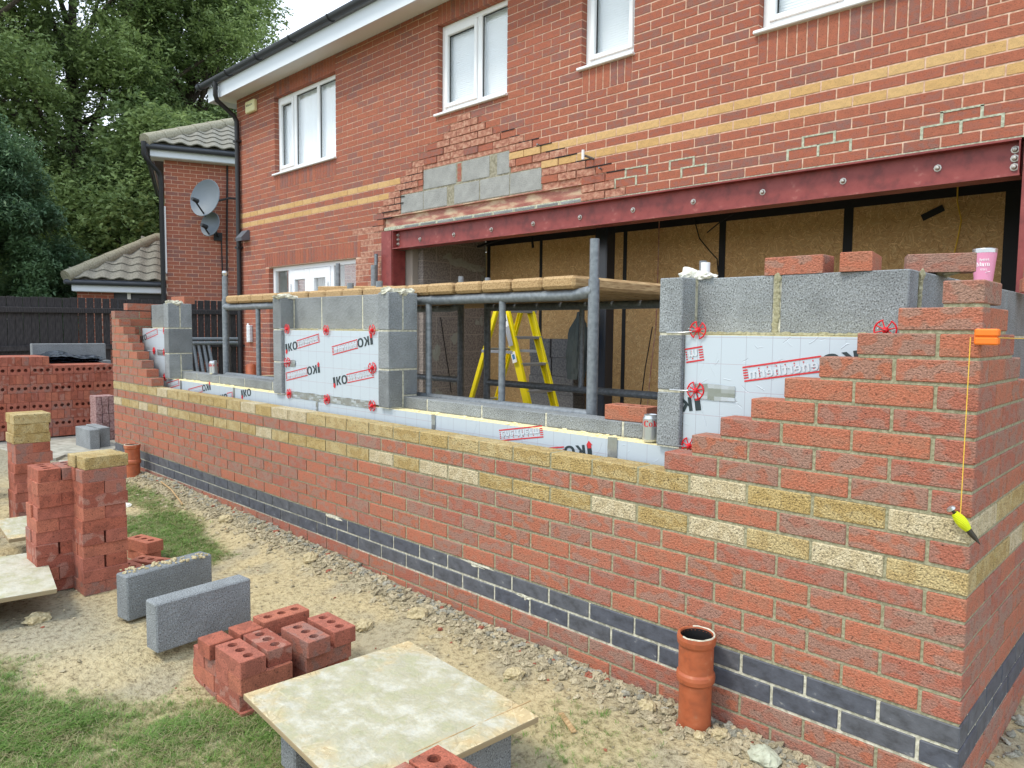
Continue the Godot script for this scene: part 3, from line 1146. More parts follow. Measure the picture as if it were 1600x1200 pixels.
	for q in deep:
		for r in cut_rects(q[0], q[1], q[2] + 0.0001, q[3], [[lint[0], lint[1], 2.39, 2.567], [-6.665, -4.385, 2.564, 2.794], [-6.245, -4.82, 2.78, 3.026]]):
			box2(mt, Vector3(r[0], r[2], HZ - 0.0995), Vector3(r[1], r[3], HZ - 0.009))
	build("mortar", mt, M.dusty, w)
	var th := holes.duplicate()
	var iw := mb()
	for r in cut_rects(X0, X1, -0.3, 4.9, th):
		box2(iw, Vector3(r[0], r[2], HZ - 0.3), Vector3(r[1], r[3], HZ - 0.104))
	build("inner_wall", iw, M.dim, w)
	# gaps where the toothing was hacked out
	for i in 30:
		var t := float(i) / 29.0
		var e := Vector2(-7.22, 2.46).lerp(Vector2(-5.78, 3.44), t) if i < 18 else Vector2(-4.95, 3.2).lerp(Vector2(-3.6, 2.62), (i - 18) / 11.0)
		var yy: float = BY + 0.075 * round((e.y - BY) / 0.075) - 0.005
		var ln := rng.randf_range(0.1, 0.24)
		box2(slots, Vector3(e.x, yy - 0.0045, HZ - 0.02), Vector3(e.x + ln, yy + 0.003, HZ + 0.0045 + 0.0006 * (i % 5)))
	build("open_joint", slots, M.tape, w)
	# blocks laid above the old lintel
	var bl := []
	for q in [[-6.645, -6.235, 0], [-6.225, -5.815, 0], [-5.69, -5.29, 0], [-5.275, -4.84, 0], [-4.828, -4.4, 0]]:
		bl.append({"c": Vector3((q[0] + q[1]) * 0.5, 2.68, HZ - 0.056), "s": Vector3(q[1] - q[0], 0.205, 0.1), "m": "dusty_block", "bev": 0.003})
	for q in [[-6.225, -5.66, 0], [-5.56, -5.135, 0], [-5.02, -4.84, 0]]:
		bl.append({"c": Vector3((q[0] + q[1]) * 0.5, 2.908, HZ - 0.056), "s": Vector3(q[1] - q[0], 0.215, 0.1), "m": "dusty_block", "bev": 0.003})
	lay(w, bl, 20, "block")
	var bm := mb()
	box2(bm, Vector3(-6.66, 2.566, HZ - 0.09), Vector3(-4.39, 2.793, HZ - 0.011))
	box2(bm, Vector3(-6.24, 2.7935, HZ - 0.09), Vector3(-4.826, 3.024, HZ - 0.0105))
	build("mortar", bm, M.ridge, w)
	put("brick", box_mesh(Vector3(0.07, 0.2, 0.1), 0.003), M.red2, w, Transform3D(Basis(), Vector3(-5.61, 2.91, HZ - 0.06)))
	var ls := mb()
	box2(ls, Vector3(lint[0] + 0.005, 2.437, HZ - 0.09), Vector3(lint[1] - 0.005, 2.553, HZ - 0.028))
	box2(ls, Vector3(lint[0], 2.553, HZ - 0.09), Vector3(lint[1], 2.564, HZ + 0.004))
	build("lintel", ls, M.lintel, w)
	# packing of thin slates in mortar on the beam
	var pk := mb()
	box2(pk, Vector3(-6.99, 2.3975, HZ - 0.1), Vector3(-3.89, 2.4365, HZ - 0.008))
	box2(pk, Vector3(-3.889, 2.3915, HZ - 0.1), Vector3(-0.3, 2.4022, HZ - 0.003))
	build("packing_mortar", pk, M.green_mortar, w)
	for i in 9:
		put("slate", box_mesh(Vector3(0.27, 0.022, 0.08), 0.002), M["block%d" % (i % 3)], w, Transform3D(Basis(), Vector3(-6.45 + 0.305 * i, 2.413, HZ - 0.046)))
	# repointed joints, greenish
	for q in [[-2.73, 1], [-2.73, 0], [-1.75, 1], [-1.82, 0], [-1.6, 0], [-0.7, 1], [-0.85, 0], [-0.62, 0], [-3.5, 0], [-3.35, 1]]:
		var n: int = -4 + q[1]
		var y: float = BY + 0.075 * n
		var off := BX if posmod(n, 2) == 0 else BX + 0.1125
		var i: float = floor((q[0] - off) / 0.225)
		var a: float = off + i * 0.225
		var rp := mb()
		for e in [[a - 0.009, a + 0.009, y - 0.01, y + 0.075], [a + 0.216, a + 0.234, y - 0.01, y + 0.075]]:
			box2(rp, Vector3(e[0], e[2] + 0.002, HZ - 0.02), Vector3(e[1], e[3] - 0.002, HZ + 0.0016 + 0.0007 * (q[1] + int(absf(q[0] * 10.0)) % 3)))
		box2(rp, Vector3(a - 0.009, y + 0.0655, HZ - 0.02), Vector3(a + 0.234, y + 0.078, HZ + 0.0022 + 0.0008 * q[1]))
		build("repointing", rp, M.green_mortar, w)
	# steel: column and beam
	for q in [["steel_column", -7.035, -6.83, "dusty red steel column at the left end of the beam"], ["steel_column", -0.46, -0.26, "red steel column at the right end of the beam"]]:
		var o := base("steel_column", q[3], "steel column")
		var st := mb()
		box2(st, Vector3(q[1], -0.3, HZ - 0.012), Vector3(q[2], 2.39, HZ + 0.004))
		box2(st, Vector3(q[1], -0.3, HZ - 0.21), Vector3(q[2], 2.39, HZ - 0.197))
		box2(st, Vector3((q[1] + q[2]) * 0.5 - 0.004, -0.3, HZ - 0.1965), Vector3((q[1] + q[2]) * 0.5 + 0.004, 2.388, HZ - 0.0125))
		build("section", st, M.steel_red, o)
		if q[1] < -3:
			var pl := mb()
			box2(pl, Vector3(-6.829, -0.3, HZ - 0.2), Vector3(-6.82, 2.16, HZ - 0.014))
			build("plate", pl, M.steel_red, o)
	var bmx := base("steel_beam", "long red oxide steel beam with bolts over the house opening", "steel beam")
	var st := mb()
	box2(st, Vector3(-6.815, 2.378, HZ - 0.16), Vector3(-0.475, 2.391, HZ + 0.006))
	box2(st, Vector3(-6.815, 2.165, HZ - 0.16), Vector3(-0.475, 2.178, HZ + 0.006))
	box2(st, Vector3(-6.815, 2.1775, HZ - 0.075), Vector3(-0.475, 2.3785, HZ - 0.06))
	build("section", st, M.steel_red, bmx)
	for q in [[-6.7, -6.69], [-0.6, -0.59]]:
		var pl := mb()
		box2(pl, Vector3(-6.812 if q[0] < -3 else -0.486, 2.179, HZ - 0.06), Vector3(-6.8 if q[0] < -3 else -0.478, 2.377, HZ + 0.003))
		build("end_plate", pl, M.steel_red, bmx)
	var bo := mb()
	lathe(bo, [Vector2(0.0, 0.024), Vector2(0.012, 0.021), Vector2(0.016, 0.012), Vector2(0.016, 0.006), Vector2(0.024, 0.005), Vector2(0.024, 0.0)], 8, Vector3.ZERO, Basis(Vector3.RIGHT, PI / 2))
	var bmh := bo.commit()
	for i in 10:
		put("bolt", bmh, M.bolt, bmx, Transform3D(Basis(), Vector3(-6.352 + 0.6015 * i, 2.252 + 0.0035 * i, HZ - 0.06)))
	for q in [-6.775, -0.515]:
		for j in 3:
			put("bolt", bmh, M.bolt, bmx, Transform3D(Basis(), Vector3(q, 2.228 + 0.053 * j, HZ - 0.06)))
	for j in 3:
		put("bolt", bmh, M.bolt, bmx, Transform3D(Basis(), Vector3(-0.43, 2.228 + 0.053 * j, HZ + 0.004)))
	# windows
	window(w, wins[0], [-9.214, -8.595], M.net, [0.0, 0.0, 0.0])
	window(w, wins[1], [-5.36], M.blind, [])
	window(w, wins[2], [], M.blind, [])
	window(w, wins[3], [-1.56], M.blind, [])
	patio(w, door)
	# eaves
	var ev := mb()
	box2(ev, Vector3(-11.1, 4.772, -3.3), Vector3(3.3, 4.784, -2.7))
	build("soffit", ev, M.soffit, w)
	ev = mb()
	box2(ev, Vector3(-11.12, 4.7, -2.699), Vector3(3.3, 4.905, -2.68))
	box2(ev, Vector3(-11.12, 4.7, -3.6), Vector3(-11.1, 4.95, -2.6995))
	build("fascia", ev, M.fascia, w)
	var rf := mb()
	strip_prism(rf, [Vector2(2.62, 4.965), Vector2(2.62, 4.93), Vector2(8.0, 7.9), Vector2(8.0, 7.95)], 14.6, Transform3D(Basis(Vector3(0, 0, -1), Vector3.UP, Vector3(1, 0, 0)), Vector3(3.3, 0, 0)))
	build("roof", rf, M.roof, w)
	var fk := mb()
	for z in 2:
		strip_prism(fk, [Vector2(-3.3, 4.9), Vector2(-2.71, 4.9), Vector2(-8.0, 7.8)], 0.1, Transform3D(Basis(Vector3(0, 0, 1), Vector3.UP, Vector3(-1, 0, 0)), Vector3(-10.95 if z == 0 else 3.1, 0, 0)))
	build("gable", fk, M.old1, w)
	var g := base("gutter", "dark grey half round gutter along the main house eaves", "gutter")
	var gs := mb()
	var R := 0.057
	for k in 10:
		var a0 := PI + PI * k / 10.0
		var a1 := PI + PI * (k + 1) / 10.0
		for rr in [R, R - 0.005]:
			face(gs, [Vector3(-11.32, 4.965 + sin(a0) * rr, -2.62 + cos(a0) * rr), Vector3(3.3, 4.965 + sin(a0) * rr, -2.62 + cos(a0) * rr), Vector3(3.3, 4.965 + sin(a1) * rr, -2.62 + cos(a1) * rr), Vector3(-11.32, 4.965 + sin(a1) * rr, -2.62 + cos(a1) * rr)], Vector3(0, sin(a0 + 0.15), cos(a0 + 0.15)) * (1.0 if rr == R else -1.0))
	lathe(gs, [Vector2(0.0, 0.0), Vector2(0.055, 0.0)], 20, Vector3(-11.318, 4.965 - 0.0, -2.62), Basis(Vector3(0, 0, 1), PI / 2))
	box2(gs, Vector3(-11.32, 4.958, -2.568), Vector3(3.3, 4.968, -2.562))
	build("channel", gs, M.gutter, g)
	for i in 16:
		var br := mb()
		var xx := -11.2 + 0.93 * i
		var pts := []
		for k in 9:
			var a := PI + PI * k / 8.0
			pts.append(Vector3(xx, 4.967 + sin(a) * 0.064, -2.62 + cos(a) * 0.064))
		tube(br, pts, 0.011, 5)
		build("bracket", br, M.black, g)
	var dp := base("downpipe", "dark downpipe with a swan neck at the left corner of the main house", "downpipe")
	var ds := mb()
	tube(ds, [Vector3(-10.72, 4.93, -2.62), Vector3(-10.72, 4.72, -2.62), Vector3(-10.76, 4.66, -2.66), Vector3(-10.8, 4.5, -2.94), Vector3(-10.8, 4.42, -2.985), Vector3(-10.8, 4.3, -2.985), Vector3(-10.8, -0.2, -2.985)], 0.036, 12)
	build("pipe", ds, M.black, dp)
	for y in [4.1, 2.45, 0.9]:
		var cl := mb()
		box2(cl, Vector3(-10.86, y, -3.03), Vector3(-10.74, y + 0.03, -2.945))
		build("clip", cl, M.black, dp)
	var lead := mb()
	box2(lead, Vector3(-10.935, -0.2, -3.08), Vector3(-10.892, 4.3, -3.02))
	tag(build("corner_strip", lead, M.concrete), "pale grey strip up the left corner of the main house beside the downpipe", "trim")
	# alarm box, lamp, stub of pipe
	var al := base("alarm_box", "cream alarm box with dark lettering high on the house corner", "alarm box", Vector3(-10.345, 4.56, HZ + 0.03))
	put("case", box_mesh(Vector3(0.29, 0.175, 0.06), 0.012), plain(rgb(226, 222, 176), 0.5), al)
	text_node("lettering", "Nilsson", 0.034, Vector3(-0.115, 0.02, 0.0295), M.print_dark, al, 700, 1.2)
	var lp := base("wall_light", "grey wedge shaped wall light low on the house corner", "wall light", Vector3(-10.62, 2.64, HZ))
	var lps := mb()
	strip_prism(lps, [Vector2(0, -0.07), Vector2(0.13, -0.09), Vector2(0.14, -0.04), Vector2(0.03, 0.08), Vector2(0, 0.08)], 0.2, Transform3D(Basis(Vector3(0, 0, 1), Vector3.UP, Vector3(-1, 0, 0)), Vector3(-0.1, 0, 0)))
	build("body", lps, plain(rgb(92, 96, 104), 0.5), lp)
	var stb := base("pipe_stub", "short grey pipe with a white end sticking out of the buff band", "pipe", Vector3(-3.75, 2.765, HZ))
	var s1 := mb()
	tube(s1, [Vector3(0, 0, -0.02), Vector3(-0.015, 0.015, 0.13)], 0.011, 10)
	build("pipe", s1, M.galv, stb)
	s1 = mb()
	tube(s1, [Vector3(-0.016, -0.025, 0.135), Vector3(-0.016, 0.06, 0.135)], 0.014, 10)
	build("cap", s1, M.white, stb)


func torn_box(_p: PackedVector2Array) -> Array:
	return [-7.13, -3.39, 2.43, 3.52]


func window(w: Node3D, r: Array, mull: Array, behind: Material, _o: Array) -> void:
	var z := HZ - 0.07
	var f := Node3D.new()
	f.name = "window"
	w.add_child(f, true)
	var fr := mb()
	var t := 0.055
	box2(fr, Vector3(r[0], r[2], z - 0.06), Vector3(r[0] + t, r[3], z), 0.004)
	box2(fr, Vector3(r[1] - t, r[2], z - 0.06), Vector3(r[1], r[3], z), 0.004)
	box2(fr, Vector3(r[0] + t, r[3] - t, z - 0.06), Vector3(r[1] - t, r[3], z - 0.001), 0.004)
	box2(fr, Vector3(r[0] + t, r[2], z - 0.06), Vector3(r[1] - t, r[2] + t + 0.015, z - 0.001), 0.004)
	for m in mull:
		box2(fr, Vector3(m - 0.032, r[2] + t, z - 0.06), Vector3(m + 0.032, r[3] - t, z - 0.0015), 0.004)
	build("frame", fr, M.upvc, f)
	var xs: Array = [r[0] + t]
	for m in mull:
		xs.append(m)
	xs.append(r[1] - t)
	for i in xs.size() - 1:
		var a: float = xs[i] + (0.032 if i > 0 else 0.0)
		var b: float = xs[i + 1] - (0.032 if i < xs.size() - 2 else 0.0)
		var c: float = r[2] + t + 0.015
		var d: float = r[3] - t
		if i == 0:   # opening light with its own sash
			var sh := mb()
			var q := 0.045
			box2(sh, Vector3(a, c, z - 0.045), Vector3(a + q, d, z + 0.016), 0.006)
			box2(sh, Vector3(b - q, c, z - 0.045), Vector3(b, d, z + 0.016), 0.006)
			box2(sh, Vector3(a + q, c, z - 0.045), Vector3(b - q, c + q, z + 0.0155), 0.006)
			box2(sh, Vector3(a + q, d - q - 0.02, z - 0.045), Vector3(b - q, d, z + 0.0155), 0.006)
			build("sash", sh, M.upvc, f)
			a += q
			b -= q
			c += q
			d -= q + 0.02
		var gk := mb()   # black gasket round the pane
		box2(gk, Vector3(a, c, z - 0.03), Vector3(a + 0.009, d, z - 0.0205))
		box2(gk, Vector3(b - 0.009, c, z - 0.03), Vector3(b, d, z - 0.0205))
		box2(gk, Vector3(a + 0.009, d - 0.012, z - 0.03), Vector3(b - 0.009, d, z - 0.0205))
		build("gasket", gk, M.rubber, f)
		var pn := mb()
		box2(pn, Vector3(a, c, z - 0.036), Vector3(b, d, z - 0.031))
		build("pane", pn, M.glass, f)
	var bd := mb()
	if behind == M.blind:
		var n := int((r[3] - r[2]) / 0.022)
		for i in n:
			var y: float = r[2] + 0.02 + 0.022 * i
			add_box(bd, Vector3((r[0] + r[1]) * 0.5, y, z - 0.085), Vector3(r[1] - r[0] - 0.06, 0.0016, 0.025), 0.0, Basis(Vector3.RIGHT, 1.32))
		build("blind", bd, behind, f)
	else:
		var nn := 60
		for i in nn:
			var x0: float = r[0] + (r[1] - r[0]) * i / nn
			var x1: float = r[0] + (r[1] - r[0]) * (i + 1) / nn
			face(bd, [Vector3(x0, r[2], z - 0.085 + 0.008 * sin(i * 0.9)), Vector3(x1, r[2], z - 0.085 + 0.008 * sin((i + 1) * 0.9)), Vector3(x1, r[3], z - 0.085 + 0.008 * sin((i + 1) * 0.9)), Vector3(x0, r[3], z - 0.085 + 0.008 * sin(i * 0.9))], Vector3(0, 0, 1))
		build("curtain", bd, behind, f)
	var sl := mb()
	box2(sl, Vector3(r[0] - 0.03, r[2] - 0.028, z - 0.05), Vector3(r[1] + 0.012, r[2] - 0.001, HZ + 0.04), 0.006)
	build("sill", sl, M.upvc, f)
	var rm := mb()   # the dim room behind
	box2(rm, Vector3(r[0] - 0.5, r[2] - 0.4, HZ - 1.6), Vector3(r[1] + 0.5, r[3] + 0.3, HZ - 1.55))
	build("room_wall", rm, M.dim, f)


func patio(w: Node3D, r: Array) -> void:
	var z := HZ - 0.07
	var f := Node3D.new()
	f.name = "patio_door"
	w.add_child(f, true)
	var fr := mb()
	for q in [[-9.92, -9.86], [-9.46, -9.385], [-8.31, -8.235], [-7.66, -7.6]]:
		box2(fr, Vector3(q[0], 0.0, z - 0.06), Vector3(q[1], 2.11, z), 0.004)
	box2(fr, Vector3(-9.86, 2.05, z - 0.06), Vector3(-7.66, 2.11, z - 0.001), 0.004)
	build("frame", fr, M.upvc, f)
	for q in [[-9.385, -8.85], [-8.845, -8.31]]:
		var d := mb()
		var t := 0.12
		box2(d, Vector3(q[0], 0.02, z - 0.045), Vector3(q[0] + t, 2.045, z + 0.015), 0.006)
		box2(d, Vector3(q[1] - t, 0.02, z - 0.045), Vector3(q[1], 2.045, z + 0.015), 0.006)
		box2(d, Vector3(q[0] + t, 1.9, z - 0.045), Vector3(q[1] - t, 2.045, z + 0.0145), 0.006)
		box2(d, Vector3(q[0] + t, 0.02, z - 0.045), Vector3(q[1] - t, 0.2, z + 0.0145), 0.006)
		var dn := build("door", d, M.upvc, f)
		pane(dn, q[0] + t, q[1] - t, 0.2, 1.9, z - 0.02)
		var h := mb()
		box2(h, Vector3(q[0] + 0.03 if q[0] < -9 else q[1] - 0.05, 1.7, z + 0.015), Vector3(q[0] + 0.05 if q[0] < -9 else q[1] - 0.03, 1.85, z + 0.045), 0.005)
		build("hinge", h, M.white, dn)
	pane(f, -9.86, -9.46, 0.05, 2.05, z - 0.02)
	pane(f, -8.235, -7.66, 0.05, 2.05, z - 0.02)
	var rm := mb()
	box2(rm, Vector3(-10.6, -0.2, HZ - 2.6), Vector3(-7.1, 2.4, HZ - 2.5))
	build("room_wall", rm, plain(rgb(150, 150, 118), 0.9), f)
	var cu := mb()
	for i in 40:
		var x0 := -9.3 + 0.02 * i
		face(cu, [Vector3(x0, 0.1, z - 0.35 + 0.02 * sin(i * 0.8)), Vector3(x0 + 0.02, 0.1, z - 0.35 + 0.02 * sin(i * 0.8 + 0.8)), Vector3(x0 + 0.02, 2.1, z - 0.35 + 0.02 * sin(i * 0.8 + 0.8)), Vector3(x0, 2.1, z - 0.35 + 0.02 * sin(i * 0.8))], Vector3(0, 0, 1))
	build("curtain", cu, M.net, f)
	var cv := mb()
	box2(cv, Vector3(-10.6, 2.42, HZ - 2.6), Vector3(-7.1, 2.5, HZ - 0.31))
	box2(cv, Vector3(-10.6, -0.25, HZ - 2.6), Vector3(-7.1, -0.2, HZ - 0.31))
	build("room_shell", cv, M.dim, f)


func pane(parent: Node, a: float, b: float, c: float, d: float, z: float) -> void:
	var pn := mb()
	box2(pn, Vector3(a, c, z - 0.005), Vector3(b, d, z))
	build("pane", pn, M.glass, parent)


# ---------------------------------------------------------------- inside the opening
func build_interior() -> void:
	var fl := mb()
	box2(fl, Vector3(-7.0, -0.3, -4.5), Vector3(-0.37, 0.02, -0.38))
	box2(fl, Vector3(-0.369, -0.3, -4.5), Vector3(0.3, 0.02, -3.04))
	tag(build("floor", fl, M.concrete), "", "", "", "structure")
	var ce := mb()
	box2(ce, Vector3(-6.9, 2.5, -4.5), Vector3(0.3, 2.56, -3.336))
	tag(build("ceiling", ce, plain(rgb(72, 58, 44), 0.9)), "", "", "", "structure")
	# left cross wall of old blocks
	var w := base("block_cross_wall", "old dark block wall with mortar dabs at the left end of the opened room", "wall")
	var bl := []
	for r in 12:
		var y := 0.02 + 0.225 * r
		var z := -3.335 - (0.22 if r % 2 else 0.0)
		if r % 2:
			bl.append({"c": Vector3(-6.65, y + 0.1075, -3.44), "s": Vector3(0.1, 0.215, 0.205), "m": "old_block", "bev": 0.003})
		while z > -4.38:
			var ln := minf(0.44, z + 4.39)
			if ln > 0.05:
				bl.append({"c": Vector3(-6.65, y + 0.1075, z - ln * 0.5), "s": Vector3(0.1, 0.215, ln), "m": "old_block", "bev": 0.003})
			z -= 0.45
	lay(w, bl, 300, "block")
	var mo := mb()
	box2(mo, Vector3(-6.697, 0.02, -4.388), Vector3(-6.603, 2.49, -3.338))
	box2(mo, Vector3(-6.86, 0.02, -3.6), Vector3(-6.698, 2.49, -3.25))
	build("mortar", mo, M.old_mortar, w)
	var db := mb()
	for i in 16:
		lump(db, Vector3(-6.6, 0.35 + 0.19 * (i % 9) + rng.randf_range(-0.03, 0.03), -3.55 - 0.36 * (i % 3) + rng.randf_range(-0.08, 0.08)), Vector3(0.006, rng.randf_range(0.03, 0.075), rng.randf_range(0.02, 0.06)), i, 0.9, 6)
	for i in 7:
		lump(db, Vector3(-6.6, 2.1 - 0.02 * i + rng.randf_range(-0.03, 0.03), -3.75 - 0.09 * i), Vector3(0.006, 0.04, 0.07), 40 + i, 0.9, 6)
	build("mortar_dab", db, M.dim, w)
	# boarded partition
	var p := base("board_partition", "tan chipboard partition with black taped joints at the back of the room", "partition")
	var xs := [-6.6, -5.62, -4.38, -3.18, -1.966, -0.725, 0.3]
	for i in 6:
		var s := mb()
		box2(s, Vector3(xs[i] + 0.003, 0.02, -4.42), Vector3(xs[i + 1] - 0.003, 2.5, -4.402 - 0.001 * (i % 2)))
		build("board", s, M.osb, p)
	var tx := [-6.55, -5.62, -4.36, -3.18, -1.966, -0.74]
	for i in 6:
		var s := mb()
		var hw: float = [0.03, 0.022, 0.024, 0.035, 0.04, 0.06][i]
		box2(s, Vector3(tx[i] - hw, 0.02, -4.4015), Vector3(tx[i] + hw, 2.3, -4.397))
		build("tape_strip", s, M.tape, p)
	var s := mb()
	box2(s, Vector3(-6.6, 2.3005, -4.4015), Vector3(-0.68, 2.385, -4.397))
	build("tape_strip", s, M.tape, p)
	s = mb()
	add_box(s, Vector3(-1.3, 2.19, -4.398), Vector3(0.17, 0.055, 0.004), 0.0, Basis(Vector3(0, 0, 1), 0.42))
	build("tape_strip", s, M.tape, p)
	var rw := mb()
	box2(rw, Vector3(0.2, -0.1, -4.5), Vector3(0.3, 2.5, -3.336))
	tag(build("room_end_wall", rw, M.dark_block), "dark plain block wall closing the right end of the opened room", "wall")
	# black post
	var po := mb()
	box2(po, Vector3(-4.34, 0.02, -3.98), Vector3(-4.18, 2.5, -3.82), 0.012)
	tag(build("black_post", po, M.plastic_sheet), "square black wrapped post standing in the middle of the room", "post")
	# cables
	for q in [[[Vector3(-3.49, 2.36, -4.37), Vector3(-3.42, 2.15, -4.37), Vector3(-3.3, 2.02, -4.36), Vector3(-3.21, 1.93, -4.36), Vector3(-3.19, 1.8, -4.35)], "rubber", "grey cable loop hanging on the partition above the right pier"], [[Vector3(-3.05, 2.36, -4.36), Vector3(-3.2, 2.28, -4.35), Vector3(-3.33, 2.2, -4.36)], "rubber", "short dark cable drooping from the ceiling tape beside the cable loop"], [[Vector3(-1.12, 2.4, -4.36), Vector3(-1.115, 2.25, -4.35), Vector3(-1.08, 2.1, -4.35), Vector3(-1.1, 1.95, -4.35), Vector3(-1.125, 1.8, -4.35)], "cord", "yellow cable hanging down in the dark room behind the pink tumbler"], [[Vector3(-3.86, 2.36, -4.3), Vector3(-3.862, 1.6, -4.3), Vector3(-3.87, 1.25, -4.3), Vector3(-3.93, 0.7, -4.3), Vector3(-3.96, 0.3, -4.3)], "lintel", "copper coloured pipe running down the partition left of the right pier"], [[Vector3(-3.9, 1.25, -4.28), Vector3(-3.98, 0.8, -4.28), Vector3(-4.03, 0.4, -4.28)], "tape", "dark cable slanting beside the copper coloured pipe"], [[Vector3(-6.55, 2.28, -4.2), Vector3(-6.1, 2.33, -4.15), Vector3(-5.62, 2.36, -4.1), Vector3(-5.5, 2.3, -4.1), Vector3(-5.48, 2.18, -4.1)], "tape", "thick black hose hooked down from the ceiling beside the block cross wall"], [[Vector3(-6.58, 1.35, -3.6), Vector3(-6.57, 1.0, -3.66), Vector3(-6.58, 0.6, -3.75), Vector3(-6.58, 0.4, -3.78)], "tape", "thin black cable hanging on the old block cross wall"]]:
		var c := mb()
		tube(c, q[0], 0.016 if q[2].begins_with("thick") else 0.006, 6)
		tag(build("hanging_cable", c, M[q[1]]), q[2], "cable")
	ladder()
	# spare blocks stacked against the partition
	var k := 0
	for r in 5:
		for c in 2:
			var sx := 0.44 if (r + c) % 2 == 0 else 0.215
			var cx := -5.33 + 0.35 * c + 0.015 * (r % 2)
			var o := put("dense_block", box_mesh(Vector3(0.33, 0.215, 0.215), 0.004), M.dark_block, null, Transform3D(Basis(Vector3.UP, 0.02 * ((r * 3 + c) % 4 - 1)), Vector3(cx, 0.13 + 0.2165 * r, -4.18)))
			var nm: String = ["bottom", "second", "third", "fourth", "top"][r]
			tag(o, "dark grey block, %s row of the pile against the partition, %s side" % [nm, "left" if c == 0 else "right"], "concrete block", "dark blocks piled behind the stepladder")
			k += 1
	# jacket on the post
	var j := base("hanging_jacket", "dark grey green jacket hanging beside the black post in the room", "jacket", Vector3(-4.45, 1.40, -3.74))
	var js := mb()
	var nz := FastNoiseLite.new()
	nz.seed = 4
	nz.frequency = 1.6
	var pt := func(i: int, a: int) -> Vector3:
		var t := i / 12.0
		var ang := TAU * (a % 20) / 20.0
		var rx := 0.03 + 0.09 * smoothstep(0.0, 0.35, t) - 0.03 * smoothstep(0.8, 1.0, t)
		var rz := 0.03 + 0.03 * smoothstep(0.0, 0.35, t)
		var f := 1.0 + 0.22 * sin(ang * 5.0 + t * 3.0) + 0.3 * nz.get_noise_3d(cos(ang), t * 3.0, sin(ang))
		return Vector3(cos(ang) * rx * f - 0.05 * t, -0.72 * t, sin(ang) * rz * f)
	for i in 12:
		for a in 20:
			poly(js, [pt.call(i, a), pt.call(i, a + 1), pt.call(i + 1, a + 1), pt.call(i + 1, a)], Vector3(-0.05 * i / 12.0, -0.72 * (i + 0.5) / 12.0, 0))
	build("body", js, M.jacket, j)
	js = mb()
	tube(js, [Vector3(0.06, -0.12, 0.02), Vector3(0.1, -0.3, 0.05), Vector3(0.06, -0.55, 0.05), Vector3(0.05, -0.62, 0.05)], [0.035, 0.04, 0.034, 0.028], 9)
	build("sleeve", js, M.jacket, j)
	var hk := mb()
	tube(hk, [Vector3(0.16, 0.01, -0.1), Vector3(0.06, 0.02, -0.06), Vector3(0.02, 0.02, 0.0), Vector3(0.02, 0.05, 0.02)], 0.005, 6)
	build("hook", hk, M.dark_steel, j)


func ladder() -> void:
	var o := base("stepladder", "yellow fibreglass stepladder standing open inside the room", "stepladder")
	var zn := -2.9
	var zf := -3.33
	var top := 1.62
	var fx := func(y: float) -> float: return -4.738 + (1.397 - y) * 0.334   # front stile
	var rx := func(y: float) -> float: return -4.88 - (1.397 - y) * 0.40
	for q in [[zn, 1], [zf, 1], [zn, -1], [zf, -1]]:
		var st := mb()
		var f: Callable = fx if q[1] == 1 else rx
		var a := Vector3(f.call(0.02), 0.02, q[0])
		var b := Vector3(f.call(top), top, q[0] + (0.05 if q[0] == zf else -0.0))
		var d := (b - a)
		var bs := Basis(d.cross(Vector3(0, 0, 1)).normalized(), d.normalized(), Vector3(0, 0, 1))
		var wd := 0.085 if q[1] == 1 else 0.05
		add_box(st, (a + b) * 0.5, Vector3(wd, d.length(), 0.012), 0.003, bs)
		for s in [-1, 1]:
			add_box(st, (a + b) * 0.5 + bs.x * s * (wd * 0.5 - 0.005) + Vector3(0, 0, -0.018 if q[0] == zf else 0.018) * -1.0, Vector3(0.009, d.length(), 0.026), 0.002, bs)
		var n := build("stile", st, M.yellow, o)
		if q[1] == 1 and q[0] == zn:
			for l in [[1.3, 0.16, M.white], [1.13, 0.2, M.silver], [0.92, 0.11, M.white]]:
				var lb := mb()
				var t: float = l[0] / top
				add_box(lb, a.lerp(b, t) + Vector3(0, 0, 0.0335), Vector3(0.06, l[1], 0.001), 0.0, bs)
				build("label", lb, l[2], n)
			for l in [[1.31, 0.06, M.print_dark], [0.925, 0.05, plain(rgb(70, 130, 180), 0.5)]]:
				var lb := mb()
				add_box(lb, a.lerp(b, l[0] / top) + Vector3(0, 0, 0.0345), Vector3(0.034, l[1], 0.001), 0.0, bs)
				build("label_print", lb, l[2], n)
	for i in 5:
		var y := 0.3 + 0.268 * i + 0.02
		var st := mb()
		add_box(st, Vector3(fx.call(y), y, (zn + zf) * 0.5), Vector3(0.085, 0.028, absf(zf - zn) - 0.01), 0.004)
		build("step", st, M.alu, o)
	var cap := mb()
	add_box(cap, Vector3(-4.84, top + 0.01, (zn + zf) * 0.5), Vector3(0.22, 0.035, absf(zf - zn) + 0.04), 0.006)
	build("top_cap", cap, M.yellow, o)
	for y in [0.45, 1.0]:
		var st := mb()
		tube(st, [Vector3(rx.call(y), y, zn), Vector3(rx.call(y), y, zf)], 0.012, 8)
		build("rear_rail", st, M.alu, o)
	for z in [zn + 0.035, zf - 0.03]:
		var st := mb()
		add_box(st, Vector3((fx.call(0.98) + rx.call(0.98)) * 0.5, 0.98, z), Vector3(absf(fx.call(0.98) - rx.call(0.98)), 0.03, 0.006), 0.001)
		build("spreader", st, M.alu, o)


